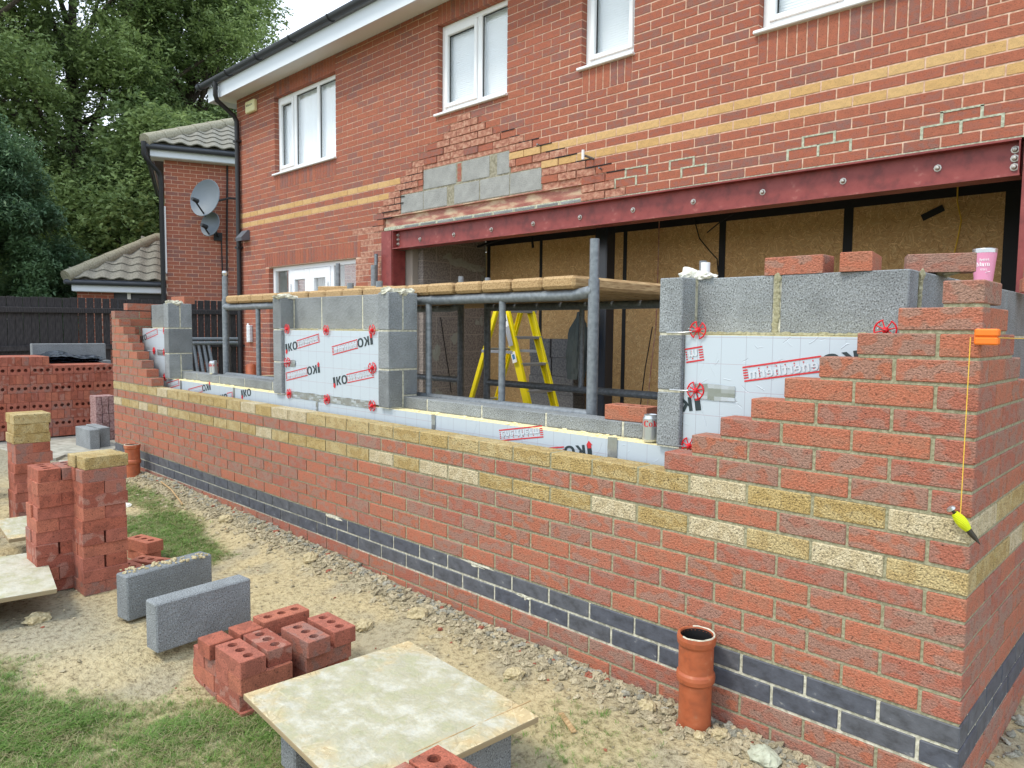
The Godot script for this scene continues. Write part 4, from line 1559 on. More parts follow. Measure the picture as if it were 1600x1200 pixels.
# ---------------------------------------------------------------- trestles and boards
func trestle(label: String, x0: float, x1: float, z: float, t0: float, t1: float, inter: Array, ylow := 0.79) -> void:
	var o := base("trestle", label, "trestle", Vector3.ZERO, 0.0, "grey steel trestles under the boards")
	for q in [[x0, t0], [x1, t1]]:
		var st := mb()
		tube(st, [Vector3(q[0], 0.03, z), Vector3(q[0], 1.44, z)], 0.027, 14)
		build("leg", st, M.galv, o)
		st = mb()
		tube(st, [Vector3(q[0], 1.44, z), Vector3(q[0], q[1], z)], 0.0225, 14)
		build("upright", st, M.galv, o)
		st = mb()
		tube(st, [Vector3(q[0], 0.03, z - 0.25), Vector3(q[0], 0.03, z + (0.25 if z < -1.0 else 0.03))], 0.02, 8)
		build("foot", st, M.galv, o)
	var st := mb()
	tube(st, [Vector3(x0, 1.375, z), Vector3(x0 + 0.08, 1.368, z), Vector3(x1 - 0.12, 1.368, z), Vector3(x1, 1.385, z)], [0.028, 0.027, 0.027, 0.03], 12)
	build("top_bar", st, M.galv, o)
	st = mb()
	tube(st, [Vector3(x0, ylow, z), Vector3(x1, ylow, z)], 0.025, 12)
	build("bottom_bar", st, M.galv, o)
	for x in inter:
		st = mb()
		tube(st, [Vector3(x, ylow, z), Vector3(x, 1.36, z)], 0.019, 10)
		build("strut", st, M.galv, o)


func build_trestles() -> void:
	trestle("front grey steel trestle in the right window opening with a tall post", -3.42, -1.685, -0.43, 1.5, 1.63, [-2.92, -2.3])
	trestle("front grey steel trestle in the left window opening with a tall left post", -5.66, -3.75, -0.43, 1.63, 1.5, [-5.07, -4.5])
	trestle("rear grey steel trestle behind the right opening, in front of the stepladder", -3.64, -1.78, -1.6, 1.6, 1.62, [-2.7])
	trestle("rear grey steel trestle behind the middle panel with two poles above the boards", -5.75, -3.95, -1.6, 1.83, 1.625, [-5.24])
	var po := mb()
	tube(po, [Vector3(-5.24, 1.3, -1.66), Vector3(-5.24, 1.79, -1.66)], 0.027, 12)
	tag(build("short_pole", po, M.galv), "short grey pole standing up through the boards beside the patio door", "pole")
	po = mb()
	tube(po, [Vector3(-7.07, -0.1, -2.94), Vector3(-7.06, 2.12, -2.97)], 0.022, 12)
	tag(build("short_pole", po, M.galv), "slim steel pole leaning upright beside the left red steel column", "pole")
	po = mb()
	tube(po, [Vector3(-1.205, 0.0, -0.62), Vector3(-1.205, 1.505, -0.62)], 0.02, 12)
	tag(build("short_pole", po, M.white), "pale plastic pipe end standing up behind the right pier", "pole")
	po = mb()
	lathe(po, [Vector2(0.0, 0.05), Vector2(0.018, 0.046), Vector2(0.024, 0.03), Vector2(0.018, 0.012), Vector2(0.012, 0.0)], 12, Vector3(-5.66, 1.63, -0.43))
	tag(build("pole_cap", po, M.silver), "shiny round cap on top of the tall left trestle post", "pole cap")
	var nth := ["rightmost", "second", "third", "fourth", "fifth", "sixth", "seventh", "eighth", "ninth", "tenth", "eleventh", "twelfth", "thirteenth", "fourteenth", "fifteenth", "sixteenth", "seventeenth"]
	for i in 17:
		var x := -1.88 - 0.2235 * i
		var o := base("scaffold_board", "%s scaffold board%s of the platform behind the block wall" % [nth[i], "" if i == 0 else " from the right end"], "scaffold board", Vector3(x, 1.43, -1.36), rng.randf_range(-0.004, 0.004), "wooden scaffold boards of the platform")
		o.position.z += rng.randf_range(-0.012, 0.012)
		put("plank", box_mesh(Vector3(0.213, 0.062, 1.95), 0.014), M.wood, o)
	var o := put("loose_board", box_mesh(Vector3(0.6, 0.04, 0.2), 0.006), M.wood, null, Transform3D(Basis(Vector3.UP, 0.5), Vector3(-4.1, 1.484, -0.75)))
	tag(o, "short loose board lying crooked on the platform above the middle panel", "board")
	# things seen through the left opening
	var tr := base("stacked_frames", "two grey tube frames leaning together in front of the fence", "frame")
	var st := mb()
	tube(st, [Vector3(-12.2, 1.0, -2.4), Vector3(-12.2, 1.0, -4.4)], 0.03, 10)
	tube(st, [Vector3(-12.1, 0.93, -2.4), Vector3(-12.1, 0.93, -4.4)], 0.03, 10)
	tube(st, [Vector3(-12.1, 0.05, -2.9), Vector3(-12.1, 0.05, -4.4)], 0.03, 10)
	build("rails", st, M.galv, tr)
	for i in 5:
		st = mb()
		tube(st, [Vector3(-12.0 + 0.02 * i, 0.0, -2.75 - 0.09 * i), Vector3(-12.16, 0.95, -2.7 - 0.085 * i)], 0.028, 8)
		build("leg", st, M.galv, tr)
	var tp := mb()
	tube(tp, [Vector3(-10.0, -0.1, -2.75), Vector3(-10.28, 0.62, -2.9)], 0.075, 14)
	tag(build("clay_pipe", tp, M.terracotta), "terracotta pipe leaning against the house wall, seen through the left opening", "pipe")
	var hs := base("wall_hose_hook", "dark red hook and cable hanging on the house wall beside the patio door", "hook", Vector3(-10.2, 1.35, HZ + 0.02))
	st = mb()
	var arc := []
	for i in 9:
		var a := PI * 0.1 + PI * 1.1 * i / 8.0
		arc.append(Vector3(cos(a) * 0.08, 0.26 + sin(a) * 0.1, 0.02))
	arc.append(Vector3(-0.08, 0.0, 0.01))
	arc.append(Vector3(-0.075, -0.35, 0.01))
	tube(st, arc, 0.012, 6)
	build("hook", st, M.steel_red, hs)
	var gr := base("ribbed_brush", "pale ribbed plastic strip hanging on the house wall by the downpipe", "plastic strip", Vector3(-10.52, 1.12, HZ + 0.03))
	for i in 12:
		put("rib", box_mesh(Vector3(0.11, 0.016, 0.05), 0.003), M.blind, gr, Transform3D(Basis(), Vector3(0, 0.022 * i - 0.13, 0)))
	put("spine", box_mesh(Vector3(0.03, 0.3, 0.02), 0.003), M.blind, gr, Transform3D(Basis(), Vector3(-0.05, 0, 0)))


# ---------------------------------------------------------------- the neighbours
func side_bricks(xw: float, z0: float, z1: float, y0: float, y1: float, holes: Array) -> Array:
	# a wall facing +x; z0 > z1
	var out := []
	var n := 0
	var y := y0
	var bs := Basis(Vector3.UP, PI / 2)
	while y + 0.065 <= y1:
		var off := z1 + (0.0 if n % 2 == 0 else -0.1125)
		for s in spans_at(z1, z0, y, y + 0.065, holes):
			var i := int(floor((s[0] - off) / 0.225))
			while off + i * 0.225 < s[1]:
				var a := maxf(off + i * 0.225 + 0.005, s[0])
				var b := minf(off + (i + 1) * 0.225 - 0.005, s[1])
				i += 1
				if b - a > 0.03:
					out.append({"c": Vector3(xw - 0.051, y + 0.0325, (a + b) * 0.5), "s": Vector3(snappedf(b - a, 0.0025), 0.065, 0.1025), "m": old_mat(), "bev": 0.0, "b": bs})
		y += 0.075
		n += 1
	return out


func tile_mesh() -> ArrayMesh:
	if cache.has("tile"):
		return cache["tile"]
	var st := mb()
	var n := 8
	var prof := func(i: int) -> float: return 0.022 * cos(TAU * i / n) + 0.01
	for i in n:
		var x0 := -0.15 + 0.3 * i / n
		var x1 := -0.15 + 0.3 * (i + 1) / n
		var a: float = prof.call(i)
		var b: float = prof.call(i + 1)
		face(st, [Vector3(x0, a, -0.2), Vector3(x1, b, -0.2), Vector3(x1, b + 0.03, 0.2), Vector3(x0, a + 0.03, 0.2)], Vector3.UP)
		face(st, [Vector3(x0, a + 0.008, 0.2), Vector3(x1, b + 0.008, 0.2), Vector3(x1, b + 0.03, 0.2), Vector3(x0, a + 0.03, 0.2)], Vector3(0, 0, 1))
	cache["tile"] = st.commit()
	return cache["tile"]


# a hipped roof: its visible slope faces +x, its corner eave at (x, y, z)
func hip_roof(o: Node3D, x: float, y: float, z: float, run: float, rise: float, zend: float) -> void:
	var th := atan2(rise, run)
	# tile axes: across = -z, down slope = +x and down
	var down := Vector3(cos(th), -sin(th), 0)
	var bs := Basis(Vector3(0, 0, -1), down.cross(Vector3(0, 0, -1)), down)
	var slope := Vector2(run, rise).length()
	var rows := int(slope / 0.3) + 1
	var roof := mb()
	face(roof, [Vector3(x, y - 0.02, z), Vector3(x, y - 0.02, zend), Vector3(x - run, y + rise - 0.02, zend), Vector3(x - run, y + rise - 0.02, z - run)], bs.y)
	face(roof, [Vector3(x, y - 0.02, z), Vector3(x - run, y + rise - 0.02, z - run), Vector3(x - run * 2.0, y - 0.02, z)], Vector3(0, 1, 1))
	face(roof, [Vector3(x - run * 2, y - 0.02, z), Vector3(x - run * 2, y - 0.02, zend), Vector3(x - run, y + rise - 0.02, zend), Vector3(x - run, y + rise - 0.02, z - run)], Vector3(-1, 1, 0))
	var rn := build("roof", roof, M.roof, o)
	for r in rows:
		var s := 0.16 + 0.3 * r
		var c := Vector3(x, y, 0) - down * s
		var zc := z - (x - c.x) - 0.06
		var k := 0
		var zz: float = z - 0.15 - 0.3 * floor((z - zc) / 0.3)
		while zz > zend:
			put("roof_tile", tile_mesh(), M.roof, rn, Transform3D(bs, Vector3(c.x, c.y, zz) + bs.y * (0.01 + 0.001 * ((r + k) % 3))))
			zz -= 0.3
			k += 1
	var a := Vector3(x + 0.02, y + 0.02, z + 0.02)
	var b := Vector3(x - run, y + rise + 0.03, z - run)
	var n := int((b - a).length() / 0.42)
	for i in n:
		var rt := mb()
		var p := a.lerp(b, float(i) / n)
		var q := a.lerp(b, float(i + 1) / n + 0.01)
		tube(rt, [p, q], [0.125, 0.115], 12)
		build("ridge_tile", rt, M.ridge, rn)
	var rt := mb()
	tube(rt, [b, Vector3(b.x, b.y, zend)], 0.12, 12)
	build("ridge_tile", rt, M.ridge, rn)
	var fa := mb()
	box2(fa, Vector3(x - 0.08, y - 0.24, zend), Vector3(x - 0.06, y - 0.07, z - 0.06))
	box2(fa, Vector3(x - run * 2.0 + 0.1, y - 0.24, z - 0.08), Vector3(x - 0.0605, y - 0.0705, z - 0.06))
	box2(fa, Vector3(x - 0.45, y - 0.25, zend), Vector3(x - 0.0805, y - 0.235, z - 0.08))
	build("fascia", fa, M.fascia, o)
	var gu := mb()
	tube(gu, [Vector3(x + 0.0, y - 0.075, z + 0.03), Vector3(x + 0.0, y - 0.075, zend)], 0.055, 10)
	tube(gu, [Vector3(x + 0.0, y - 0.075, z + 0.02), Vector3(x - run * 2.0, y - 0.075, z + 0.02)], 0.05, 10)
	build("gutter", gu, M.gutter, o)


func build_neighbours() -> void:
	var first := get_child_count()
	var h := base("neighbour_house", "red brick side wall of the neighbouring house with a hipped tiled roof", "house")
	var bricks := side_bricks(-14.5, -3.24, -9.0, -0.2, 4.53, [])
	lay(h, bricks, 300)
	var front := []
	for k in side_bricks(0.0, 0.0, -6.0, -0.2, 4.53, []):
		var c: Vector3 = k.c
		front.append({"c": Vector3(-14.605 + c.z, c.y, -3.24 + c.x - 0.001), "s": k.s, "m": k.m, "bev": 0.0})
	lay(h, front, 0)
	var mo := mb()
	box2(mo, Vector3(-20.6, -0.25, -9.0), Vector3(-14.5035, 4.55, -3.245))
	build("mortar", mo, M.house_mortar, h)
	hip_roof(h, -14.2, 4.69, -2.96, 2.8, 1.555, -8.8)
	var pp := mb()
	box2(pp, Vector3(-14.503, 2.25, -3.262), Vector3(-14.46, 3.55, -3.23))
	build("white_pipe", pp, M.white, h)
	var dp := base("downpipe", "dark downpipe with an offset neck at the corner of the neighbouring house", "downpipe")
	var ds := mb()
	tube(ds, [Vector3(-14.15, 4.68, -2.92), Vector3(-14.15, 4.45, -2.92), Vector3(-14.2, 4.38, -2.95), Vector3(-14.4, 4.18, -3.16), Vector3(-14.44, 4.08, -3.19), Vector3(-14.44, -0.2, -3.19)], 0.045, 10)
	build("pipe", ds, M.black, dp)
	var cb := mb()
	tube(cb, [Vector3(-14.49, 4.5, -4.4), Vector3(-14.485, 2.6, -4.36), Vector3(-14.49, 1.0, -4.33)], 0.018, 6)
	tube(cb, [Vector3(-14.49, 3.0, -4.26), Vector3(-14.485, 2.4, -4.27), Vector3(-14.49, 1.0, -4.26)], 0.012, 6)
	tag(build("wall_cable", cb, M.rubber), "pair of dark cables running down the neighbouring side wall below the dishes", "cable")
	dish("large grey satellite dish, the upper of two on the neighbouring wall", Vector3(-14.1, 3.68, -4.03), 0.34, Vector3(-14.48, 3.8, -4.75))
	dish("small grey satellite dish, the lower of two on the neighbouring wall", Vector3(-14.15, 3.2, -4.09), 0.22, Vector3(-14.48, 3.02, -4.2))
	turn_all(first, Vector3(-14.5, 0, -3.24))
	first = get_child_count()
	# garage beyond
	var g := base("garage", "low brick garage with a hipped grey tiled roof and dark door behind the fence", "garage")
	var gb := side_bricks(-15.7, -1.87, -6.0, -0.2, 1.92, [[-3.7, -2.5, -0.3, 2.02]])
	lay(g, gb, 300)
	var gm := mb()
	box2(gm, Vector3(-15.9, -0.2, -2.495), Vector3(-15.7035, 1.92, -1.875))
	box2(gm, Vector3(-15.9, -0.2, -6.0), Vector3(-15.7035, 1.92, -3.705))
	box2(gm, Vector3(-18.3, -0.2, -6.0), Vector3(-15.901, 1.92, -1.88))
	build("mortar", gm, M.house_mortar, g)
	var gd := mb()
	box2(gd, Vector3(-15.81, -0.2, -3.7), Vector3(-15.77, 1.92, -2.5))
	build("door", gd, M.gutter, g)
	gd = mb()
	box2(gd, Vector3(-15.769, 1.35, -3.55), Vector3(-15.76, 1.78, -2.95))
	build("window", gd, M.black, g)
	gd = mb()
	box2(gd, Vector3(-15.769, 1.0, -2.8), Vector3(-15.71, 1.9, -2.74))
	build("door_edge", gd, M.white, g)
	hip_roof(g, -15.4, 2.12, -1.752, 1.5, 0.96, -6.2)
	turn_all(first, Vector3(-15.4, 0, -1.752))


# the neighbours stand at an angle to the house
func turn_all(from: int, pivot: Vector3) -> void:
	var b := Basis(Vector3.UP, deg_to_rad(-22.0))
	for i in range(from, get_child_count()):
		var o: Node3D = get_child(i)
		var t := Transform3D(b, pivot) * Transform3D(Basis(), -pivot) * o.transform
		if o.get_child_count() and o.transform.is_equal_approx(Transform3D()):
			for c in o.get_children():
				c.position -= pivot
			t = Transform3D(b, pivot)
		o.transform = t


func dish(label: String, at: Vector3, r: float, mount: Vector3) -> void:
	var o := base("satellite_dish", label, "satellite dish", at)
	var aim := Vector3(0.72, 0.2, 0.66).normalized()
	var bs := frame_of(aim)
	var st := mb()
	var prof := [Vector2(0.0001, 0.0)]
	for i in range(1, 7):
		var q := r * i / 6.0
		prof.append(Vector2(q, 0.32 * q * q / r))
	for i in range(6, 0, -1):
		var q := r * i / 6.0
		prof.append(Vector2(q + (0.006 if i == 6 else 0.0), 0.32 * q * q / r - 0.012))
	lathe(st, prof, 32, Vector3.ZERO, Basis(bs.x, aim, -bs.y) * Basis.from_scale(Vector3(1.0, 1, 1.08)))
	build("bowl", st, M.dish, o)
	st = mb()
	var lnb := aim * r * 1.15 + Vector3(0.0, -r * 0.42, 0.0) + bs.x * 0.0
	tube(st, [-bs.y * r * 1.0 * signf(bs.y.y) + aim * 0.02, lnb], 0.016, 6)
	build("arm", st, M.black, o)
	st = mb()
	tube(st, [lnb - aim * 0.09, lnb + aim * 0.05], [0.045, 0.032], 10)
	build("receiver", st, M.black, o)
	st = mb()
	tube(st, [-aim * 0.02, -aim * 0.12, (mount - at) * 0.55 + Vector3(0.05, 0.02, 0), mount - at], 0.022, 8)
	add_box(st, mount - at, Vector3(0.03, 0.16, 0.16), 0.004)
	build("bracket", st, M.black, o)


func build_fence() -> void:
	var f := base("garden_fence", "dark brown close boarded timber fence behind the brick pack", "fence")
	var z := 4.0
	var i := 0
	while z > -6.0:
		var gap := 0.018 if z < -1.2 else (0.012 if rng.randf() < 0.15 else 0.003)
		var top := 1.63 - 0.014 * z * (1.0 if z < 0 else 0.0) + rng.randf_range(-0.008, 0.008)
		var bm := box_mesh(Vector3(0.018, 1.72, 0.1), 0.003)
		put("board", bm, M.fence, f, Transform3D(Basis(Vector3.RIGHT, rng.randf_range(-0.003, 0.003)), Vector3(-12.6 + rng.randf_range(-0.003, 0.003), top - 0.86, z)))
		z -= 0.1 + gap
		i += 1
	for y in [1.445, 0.86, 0.2]:
		put("rail", box_mesh(Vector3(0.05, 0.085, 10.0), 0.006), M.fence, f, Transform3D(Basis(Vector3.RIGHT, 0.012), Vector3(-12.562, y, -1.0)))
	for k in 6:
		put("post", box_mesh(Vector3(0.09, 1.8, 0.09), 0.008), M.fence, f, Transform3D(Basis(), Vector3(-12.66, 0.75, 3.6 - 1.83 * k)))


# ---------------------------------------------------------------- trees
func spray_mesh(n: int, size: float, sd: int, long := 1.6) -> ArrayMesh:
	var r := RandomNumberGenerator.new()
	r.seed = sd
	var st := mb()
	for i in n:
		var c := Vector3(r.randf_range(-1, 1), r.randf_range(-0.7, 0.7), r.randf_range(-1, 1)) * size * 1.3
		var b := Basis.from_euler(Vector3(r.randf_range(-0.9, 0.9), r.randf_range(0, TAU), r.randf_range(-0.9, 0.9)))
		var s := size * r.randf_range(0.6, 1.1)
		var p := [c + b * Vector3(-s * long * 0.5, 0, 0), c + b * Vector3(0, 0.1 * s, s * 0.34), c + b * Vector3(s * long * 0.5, -0.12 * s, 0), c + b * Vector3(0, 0.1 * s, -s * 0.34)]
		var nn: Vector3 = (p[2] - p[0]).cross(p[1] - p[0]).normalized()
		for t in [0, 1, 2, 0, 2, 3]:
			st.set_normal(nn)
			st.add_vertex(p[t])
	return st.commit()


func leaf_mat(key: String) -> StandardMaterial3D:
	if not M.has(key):
		var m := StandardMaterial3D.new()
		m.vertex_color_use_as_albedo = true
		m.roughness = 0.6
		m.backlight_enabled = true
		m.backlight = Color(0.8, 0.8, 0.8)
		M[key] = m
	return M[key]


func crown(o: Node3D, spots: Array, per: float, mesh: Mesh, cols: Array, r: RandomNumberGenerator) -> void:
	# spots: [centre, radius]; leaves thicken towards each clump's shell
	var ts := []
	var cs := []
	for s in spots:
		var c: Vector3 = s[0]
		var rad: float = s[1]
		var tone: float = r.randf()
		for i in int(per * rad * rad):
			var d := Vector3(r.randfn(), r.randfn() * 0.85, r.randfn()).normalized()
			var q := rad * pow(r.randf(), 0.45) * (0.8 + 0.35 * r.randf())
			ts.append(Transform3D(Basis.from_euler(Vector3(r.randf_range(-0.5, 0.5), r.randf_range(0, TAU), r.randf_range(-0.5, 0.5))) * Basis.from_scale(Vector3.ONE * r.randf_range(0.7, 1.25)), c + d * q * Vector3(1, 0.8, 1)))
			var k := clampf(0.55 * tone + 0.45 * r.randf(), 0, 1)
			cs.append((cols[0] as Color).lerp(cols[1], k))
	var mm := MultiMesh.new()
	mm.transform_format = MultiMesh.TRANSFORM_3D
	mm.use_colors = true
	mm.mesh = mesh
	mm.instance_count = ts.size()
	for i in ts.size():
		mm.set_instance_transform(i, ts[i])
		mm.set_instance_color(i, cs[i])
	var n := MultiMeshInstance3D.new()
	n.name = "crown"
	n.multimesh = mm
	n.material_override = leaf_mat("leaf")
	n.set_meta("kind", "stuff")
	o.add_child(n, true)


func broad_tree(label: String, at: Vector3, h: float, wide: float, cols: Array, sd: int, low := 0.2, per := 215.0) -> void:
	var o := base("broadleaf_tree", label, "tree", at, 0.0, "trees behind the houses")
	var r := RandomNumberGenerator.new()
	r.seed = sd
	var tr := mb()
	var spots := []
	tube(tr, [Vector3.ZERO, Vector3(0.1, h * 0.3, 0), Vector3(-0.1, h * 0.6, 0.1), Vector3(0.1, h * 0.9, 0)], [0.42, 0.32, 0.2, 0.05], 10)
	for i in 46:
		var t := low + (0.99 - low) * (i + r.randf()) / 46.0
		var a := i * 2.4 + r.randf_range(-0.4, 0.4)
		var spread := wide * (0.42 + 0.75 * sin(PI * clampf((t - low * 0.6) / (1.08 - low * 0.6), 0, 1))) * r.randf_range(0.55, 1.05)
		var root := Vector3(0.0, h * clampf(t * 0.72, 0.12, 0.85), 0.0)
		var tip := Vector3(cos(a) * spread, h * t, sin(a) * spread)
		var mid := root.lerp(tip, 0.5) + Vector3(0, -0.25, 0)
		tube(tr, [root, mid, tip], [0.15 * (1.1 - t) + 0.05, 0.08, 0.025], 6)
		spots.append([tip, r.randf_range(0.85, 1.6)])
		if r.randf() < 0.8:
			spots.append([mid.lerp(tip, 0.4) + Vector3(r.randf_range(-0.6, 0.6), r.randf_range(0, 0.8), r.randf_range(-0.6, 0.6)), r.randf_range(0.7, 1.2)])
	build("trunk", tr, M.bark, o)
	if not cache.has("spray%d" % (sd % 3)):
		cache["spray%d" % (sd % 3)] = spray_mesh(7, 0.095, 3 + sd % 3)
	crown(o, spots, per, cache["spray%d" % (sd % 3)], cols, r)


func build_trees() -> void:
	var mid := [Color(0.075, 0.135, 0.045), Color(0.34, 0.45, 0.16)]
	var dark := [Color(0.03, 0.06, 0.03), Color(0.08, 0.13, 0.05)]
	broad_tree("tall broadleaf tree with a loose crown at the left behind the garage", Vector3(-27.0, -0.3, -5.2), 15.5, 4.4, mid, 11, 0.16)
	broad_tree("tall broadleaf tree behind the neighbouring hipped roof, its crown ending at the sky", Vector3(-27.5, -0.3, -9.2), 15.0, 3.2, mid, 12, 0.2)
	broad_tree("tall broadleaf tree at the far left edge behind the dark evergreen", Vector3(-26.0, -0.3, -0.6), 16.0, 4.4, mid, 13, 0.16)
	broad_tree("dark shady tree further back between the two tall broadleaf trees", Vector3(-34.0, -0.3, -9.0), 8.5, 5.2, dark, 14, 0.08)
	broad_tree("dark shady tree far behind the garage roof", Vector3(-35.0, -0.3, -3.6), 8.0, 5.2, dark, 15, 0.05)
	broad_tree("lower leafy tree with pale green tips just behind the garage", Vector3(-22.6, -0.3, -6.6), 7.6, 2.5, mid, 16, 0.12)
	# evergreen
	var o := base("evergreen_bush", "dense dark blue green evergreen rising behind the fence at left", "shrub", Vector3(-17.0, -0.3, -0.7))
	var r := RandomNumberGenerator.new()
	r.seed = 31
	var tr := mb()
	tube(tr, [Vector3.ZERO, Vector3(0, 3.0, 0), Vector3(0, 5.2, 0)], [0.16, 0.1, 0.02], 8)
	build("trunk", tr, M.bark, o)
	var spots := []
	for i in 120:
		var t := r.randf()
		var a := r.randf_range(0, TAU)
		var rad := 1.75 * pow(clampf(1.0 - t, 0, 1), 0.42) * (1.0 - 0.25 * pow(1.0 - t, 6.0))
		spots.append([Vector3(cos(a) * rad, 0.5 + 4.9 * t, sin(a) * rad), r.randf_range(0.3, 0.55)])
	crown(o, spots, 1300.0, spray_mesh(6, 0.06, 9, 2.0), [Color(0.036, 0.088, 0.040), Color(0.135, 0.235, 0.105)], r)


# ---------------------------------------------------------------- ground
var gn := FastNoiseLite.new()
var gn2 := FastNoiseLite.new()


func gy(x: float, z: float) -> float:
	var y := -0.2
	y = lerpf(y, -0.12, smoothstep(-4.6, -8.0, x))
	y -= 0.075 * smoothstep(0.25, 0.95, z) * smoothstep(-3.1, -2.2, x)
	y += 0.07 * exp(-pow((z - 0.02) / 0.25, 2.0)) * smoothstep(-1.8, -4.2, x) * (1.0 - smoothstep(-5.4, -7.2, x))
	y += 0.02 * exp(-pow((z - 0.02) / 0.2, 2.0)) * smoothstep(-3.0, -6.0, x) * (1.0 - smoothstep(-6.6, -7.3, x))
	if x > 0.0:
		y -= 0.07 * smoothstep(0.0, 0.2, x)
	return y + 0.012 * gn.get_noise_2d(x * 3.0, z * 3.0) + 0.006 * gn2.get_noise_2d(x * 6.0, z * 6.0)


func grassy(x: float, z: float) -> float:
	# how much grass grows at a place
	var d := (x + 3.0) * 0.66 + (z - 1.72) * 0.75      # beyond the worn edge of the lawn
	var g := smoothstep(-0.1, 0.22, d + 0.25 * gn.get_noise_2d(x * 1.6, z * 1.6)) * (1.0 - smoothstep(-1.9, -1.35, x))
	g *= 0.34 + 0.6 * smoothstep(-0.2, 0.25, gn.get_noise_2d(x * 2.3 + 9.0, z * 2.3))
	var e := Vector2((x + 4.5) / 0.95, (z - 0.52 - 0.12 * (x + 4.5)) / 0.3).length()
	g = maxf(g, (1.0 - smoothstep(0.4, 1.05, e + 0.3 * gn.get_noise_2d(x * 3.0, z * 3.0))) * 0.75)
	var e2 := Vector2((x + 5.6) / 1.1, (z - 0.3) / 0.16).length()
	g = maxf(g, (1.0 - smoothstep(0.3, 1.0, e2)) * 0.35)
	var e3 := Vector2((x + 5.4) / 0.8, (z - 1.75) / 0.4).length()
	g = maxf(g, (1.0 - smoothstep(0.3, 1.0, e3)) * 0.5)
	var e4 := Vector2((x + 1.0) / 0.4, (z - 0.45) / 0.3).length()
	return maxf(g, (1.0 - smoothstep(0.3, 1.0, e4)) * 0.12)


func build_ground() -> void:
	gn.seed = 21
	gn.frequency = 0.55
	gn.fractal_octaves = 4
	gn2.seed = 22
	gn2.frequency = 2.0
	gn2.fractal_octaves = 4
	var x0 := -13.0
	var x1 := 3.4
	var z0 := -3.3
	var z1 := 4.2
	var st := 0.04
	var nx := int((x1 - x0) / st)
	var nz := int((z1 - z0) / st)
	var vs := PackedVector3Array()
	var cs := PackedColorArray()
	var ns := PackedVector3Array()
	var sand := Color(0.56, 0.46, 0.265)
	var clay := Color(0.46, 0.39, 0.24)
	var grey := Color(0.31, 0.295, 0.235)
	var soil := Color(0.20, 0.25, 0.10)
	for j in nz + 1:
		for i in nx + 1:
			var x := x0 + st * i
			var z := z0 + st * j
			vs.append(Vector3(x, gy(x, z), z))
			var e := 0.03
			ns.append(Vector3(gy(x - e, z) - gy(x + e, z), 2.0 * e, gy(x, z - e) - gy(x, z + e)).normalized())
			var n := 0.5 + 0.5 * gn.get_noise_2d(x * 2.0, z * 2.0) + 0.3 * gn2.get_noise_2d(x * 2.0, z * 2.0)
			var c := sand.lerp(clay, clampf(n * 1.3 - 0.2, 0, 1))
			var wallside := exp(-pow(z / 0.16, 2.0)) if x < 0.2 else 0.0
			var gr := clampf(maxf(wallside * 0.8, maxf(smoothstep(0.0, 0.3, x) * 0.9, smoothstep(-6.6, -7.6, x) * 0.8)), 0, 1)
			gr = maxf(gr, 0.55 * smoothstep(0.05, 0.45, gn2.get_noise_2d(x * 0.9 + 4.0, z * 0.9)))
			gr = maxf(gr, 0.75 * (1.0 - smoothstep(0.2, 0.9, Vector2((x + 3.4) / 0.8, (z - 1.5) / 0.5).length())))
			c = c.lerp(grey, gr)
			c = c.lerp(soil, clampf(grassy(x, z) * 1.1, 0, 0.85))
			cs.append(c)
	var ids := PackedInt32Array()
	for j in nz:
		for i in nx:
			var a := j * (nx + 1) + i
			for k in [a, a + 1, a + nx + 2, a, a + nx + 2, a + nx + 1]:
				ids.append(k)
	var arr := []
	arr.resize(Mesh.ARRAY_MAX)
	arr[Mesh.ARRAY_VERTEX] = vs
	arr[Mesh.ARRAY_NORMAL] = ns
	arr[Mesh.ARRAY_COLOR] = cs
	arr[Mesh.ARRAY_INDEX] = ids
	var am := ArrayMesh.new()
	am.add_surface_from_arrays(Mesh.PRIMITIVE_TRIANGLES, arr)
	var m := grained(noise_tex(120, 0.02, [Color(0.6, 0.58, 0.54), Color(0.9, 0.89, 0.87), Color(0.98, 0.98, 0.97), Color(1, 1, 1)], [0.14, 0.38, 0.6, 1.0], 1024, 0, 7, 0.68), Vector3(1.1, 1.1, 1.1), 0.97, noise_tex(121, 0.03, [], [], 1024, 0, 6, 0.65), 1.0)
	m.vertex_color_use_as_albedo = true
	M.ground = m
	tag(put("ground", am, m), "", "", "", "structure")
	var far := mb()
	face(far, [Vector3(-450, -0.34, 450), Vector3(450, -0.34, 450), Vector3(450, -0.34, -450), Vector3(-450, -0.34, -450)], Vector3.UP)
	var fm := grained(noise_tex(122, 0.02, [rgb(92, 104, 62), rgb(118, 124, 78), rgb(146, 142, 100)], [0.2, 0.5, 0.9]), Vector3(0.3, 0.3, 0.3), 0.97)
	tag(build("terrain", far, fm), "", "", "", "structure")
	var sl := mb()
	add_box(sl, Vector3(-8.9, -0.125, 0.0), Vector3(2.0, 0.05, 1.3), 0.008, Basis(Vector3.UP, 0.1))
	tag(build("concrete_pad", sl, M.concrete), "", "", "", "structure")


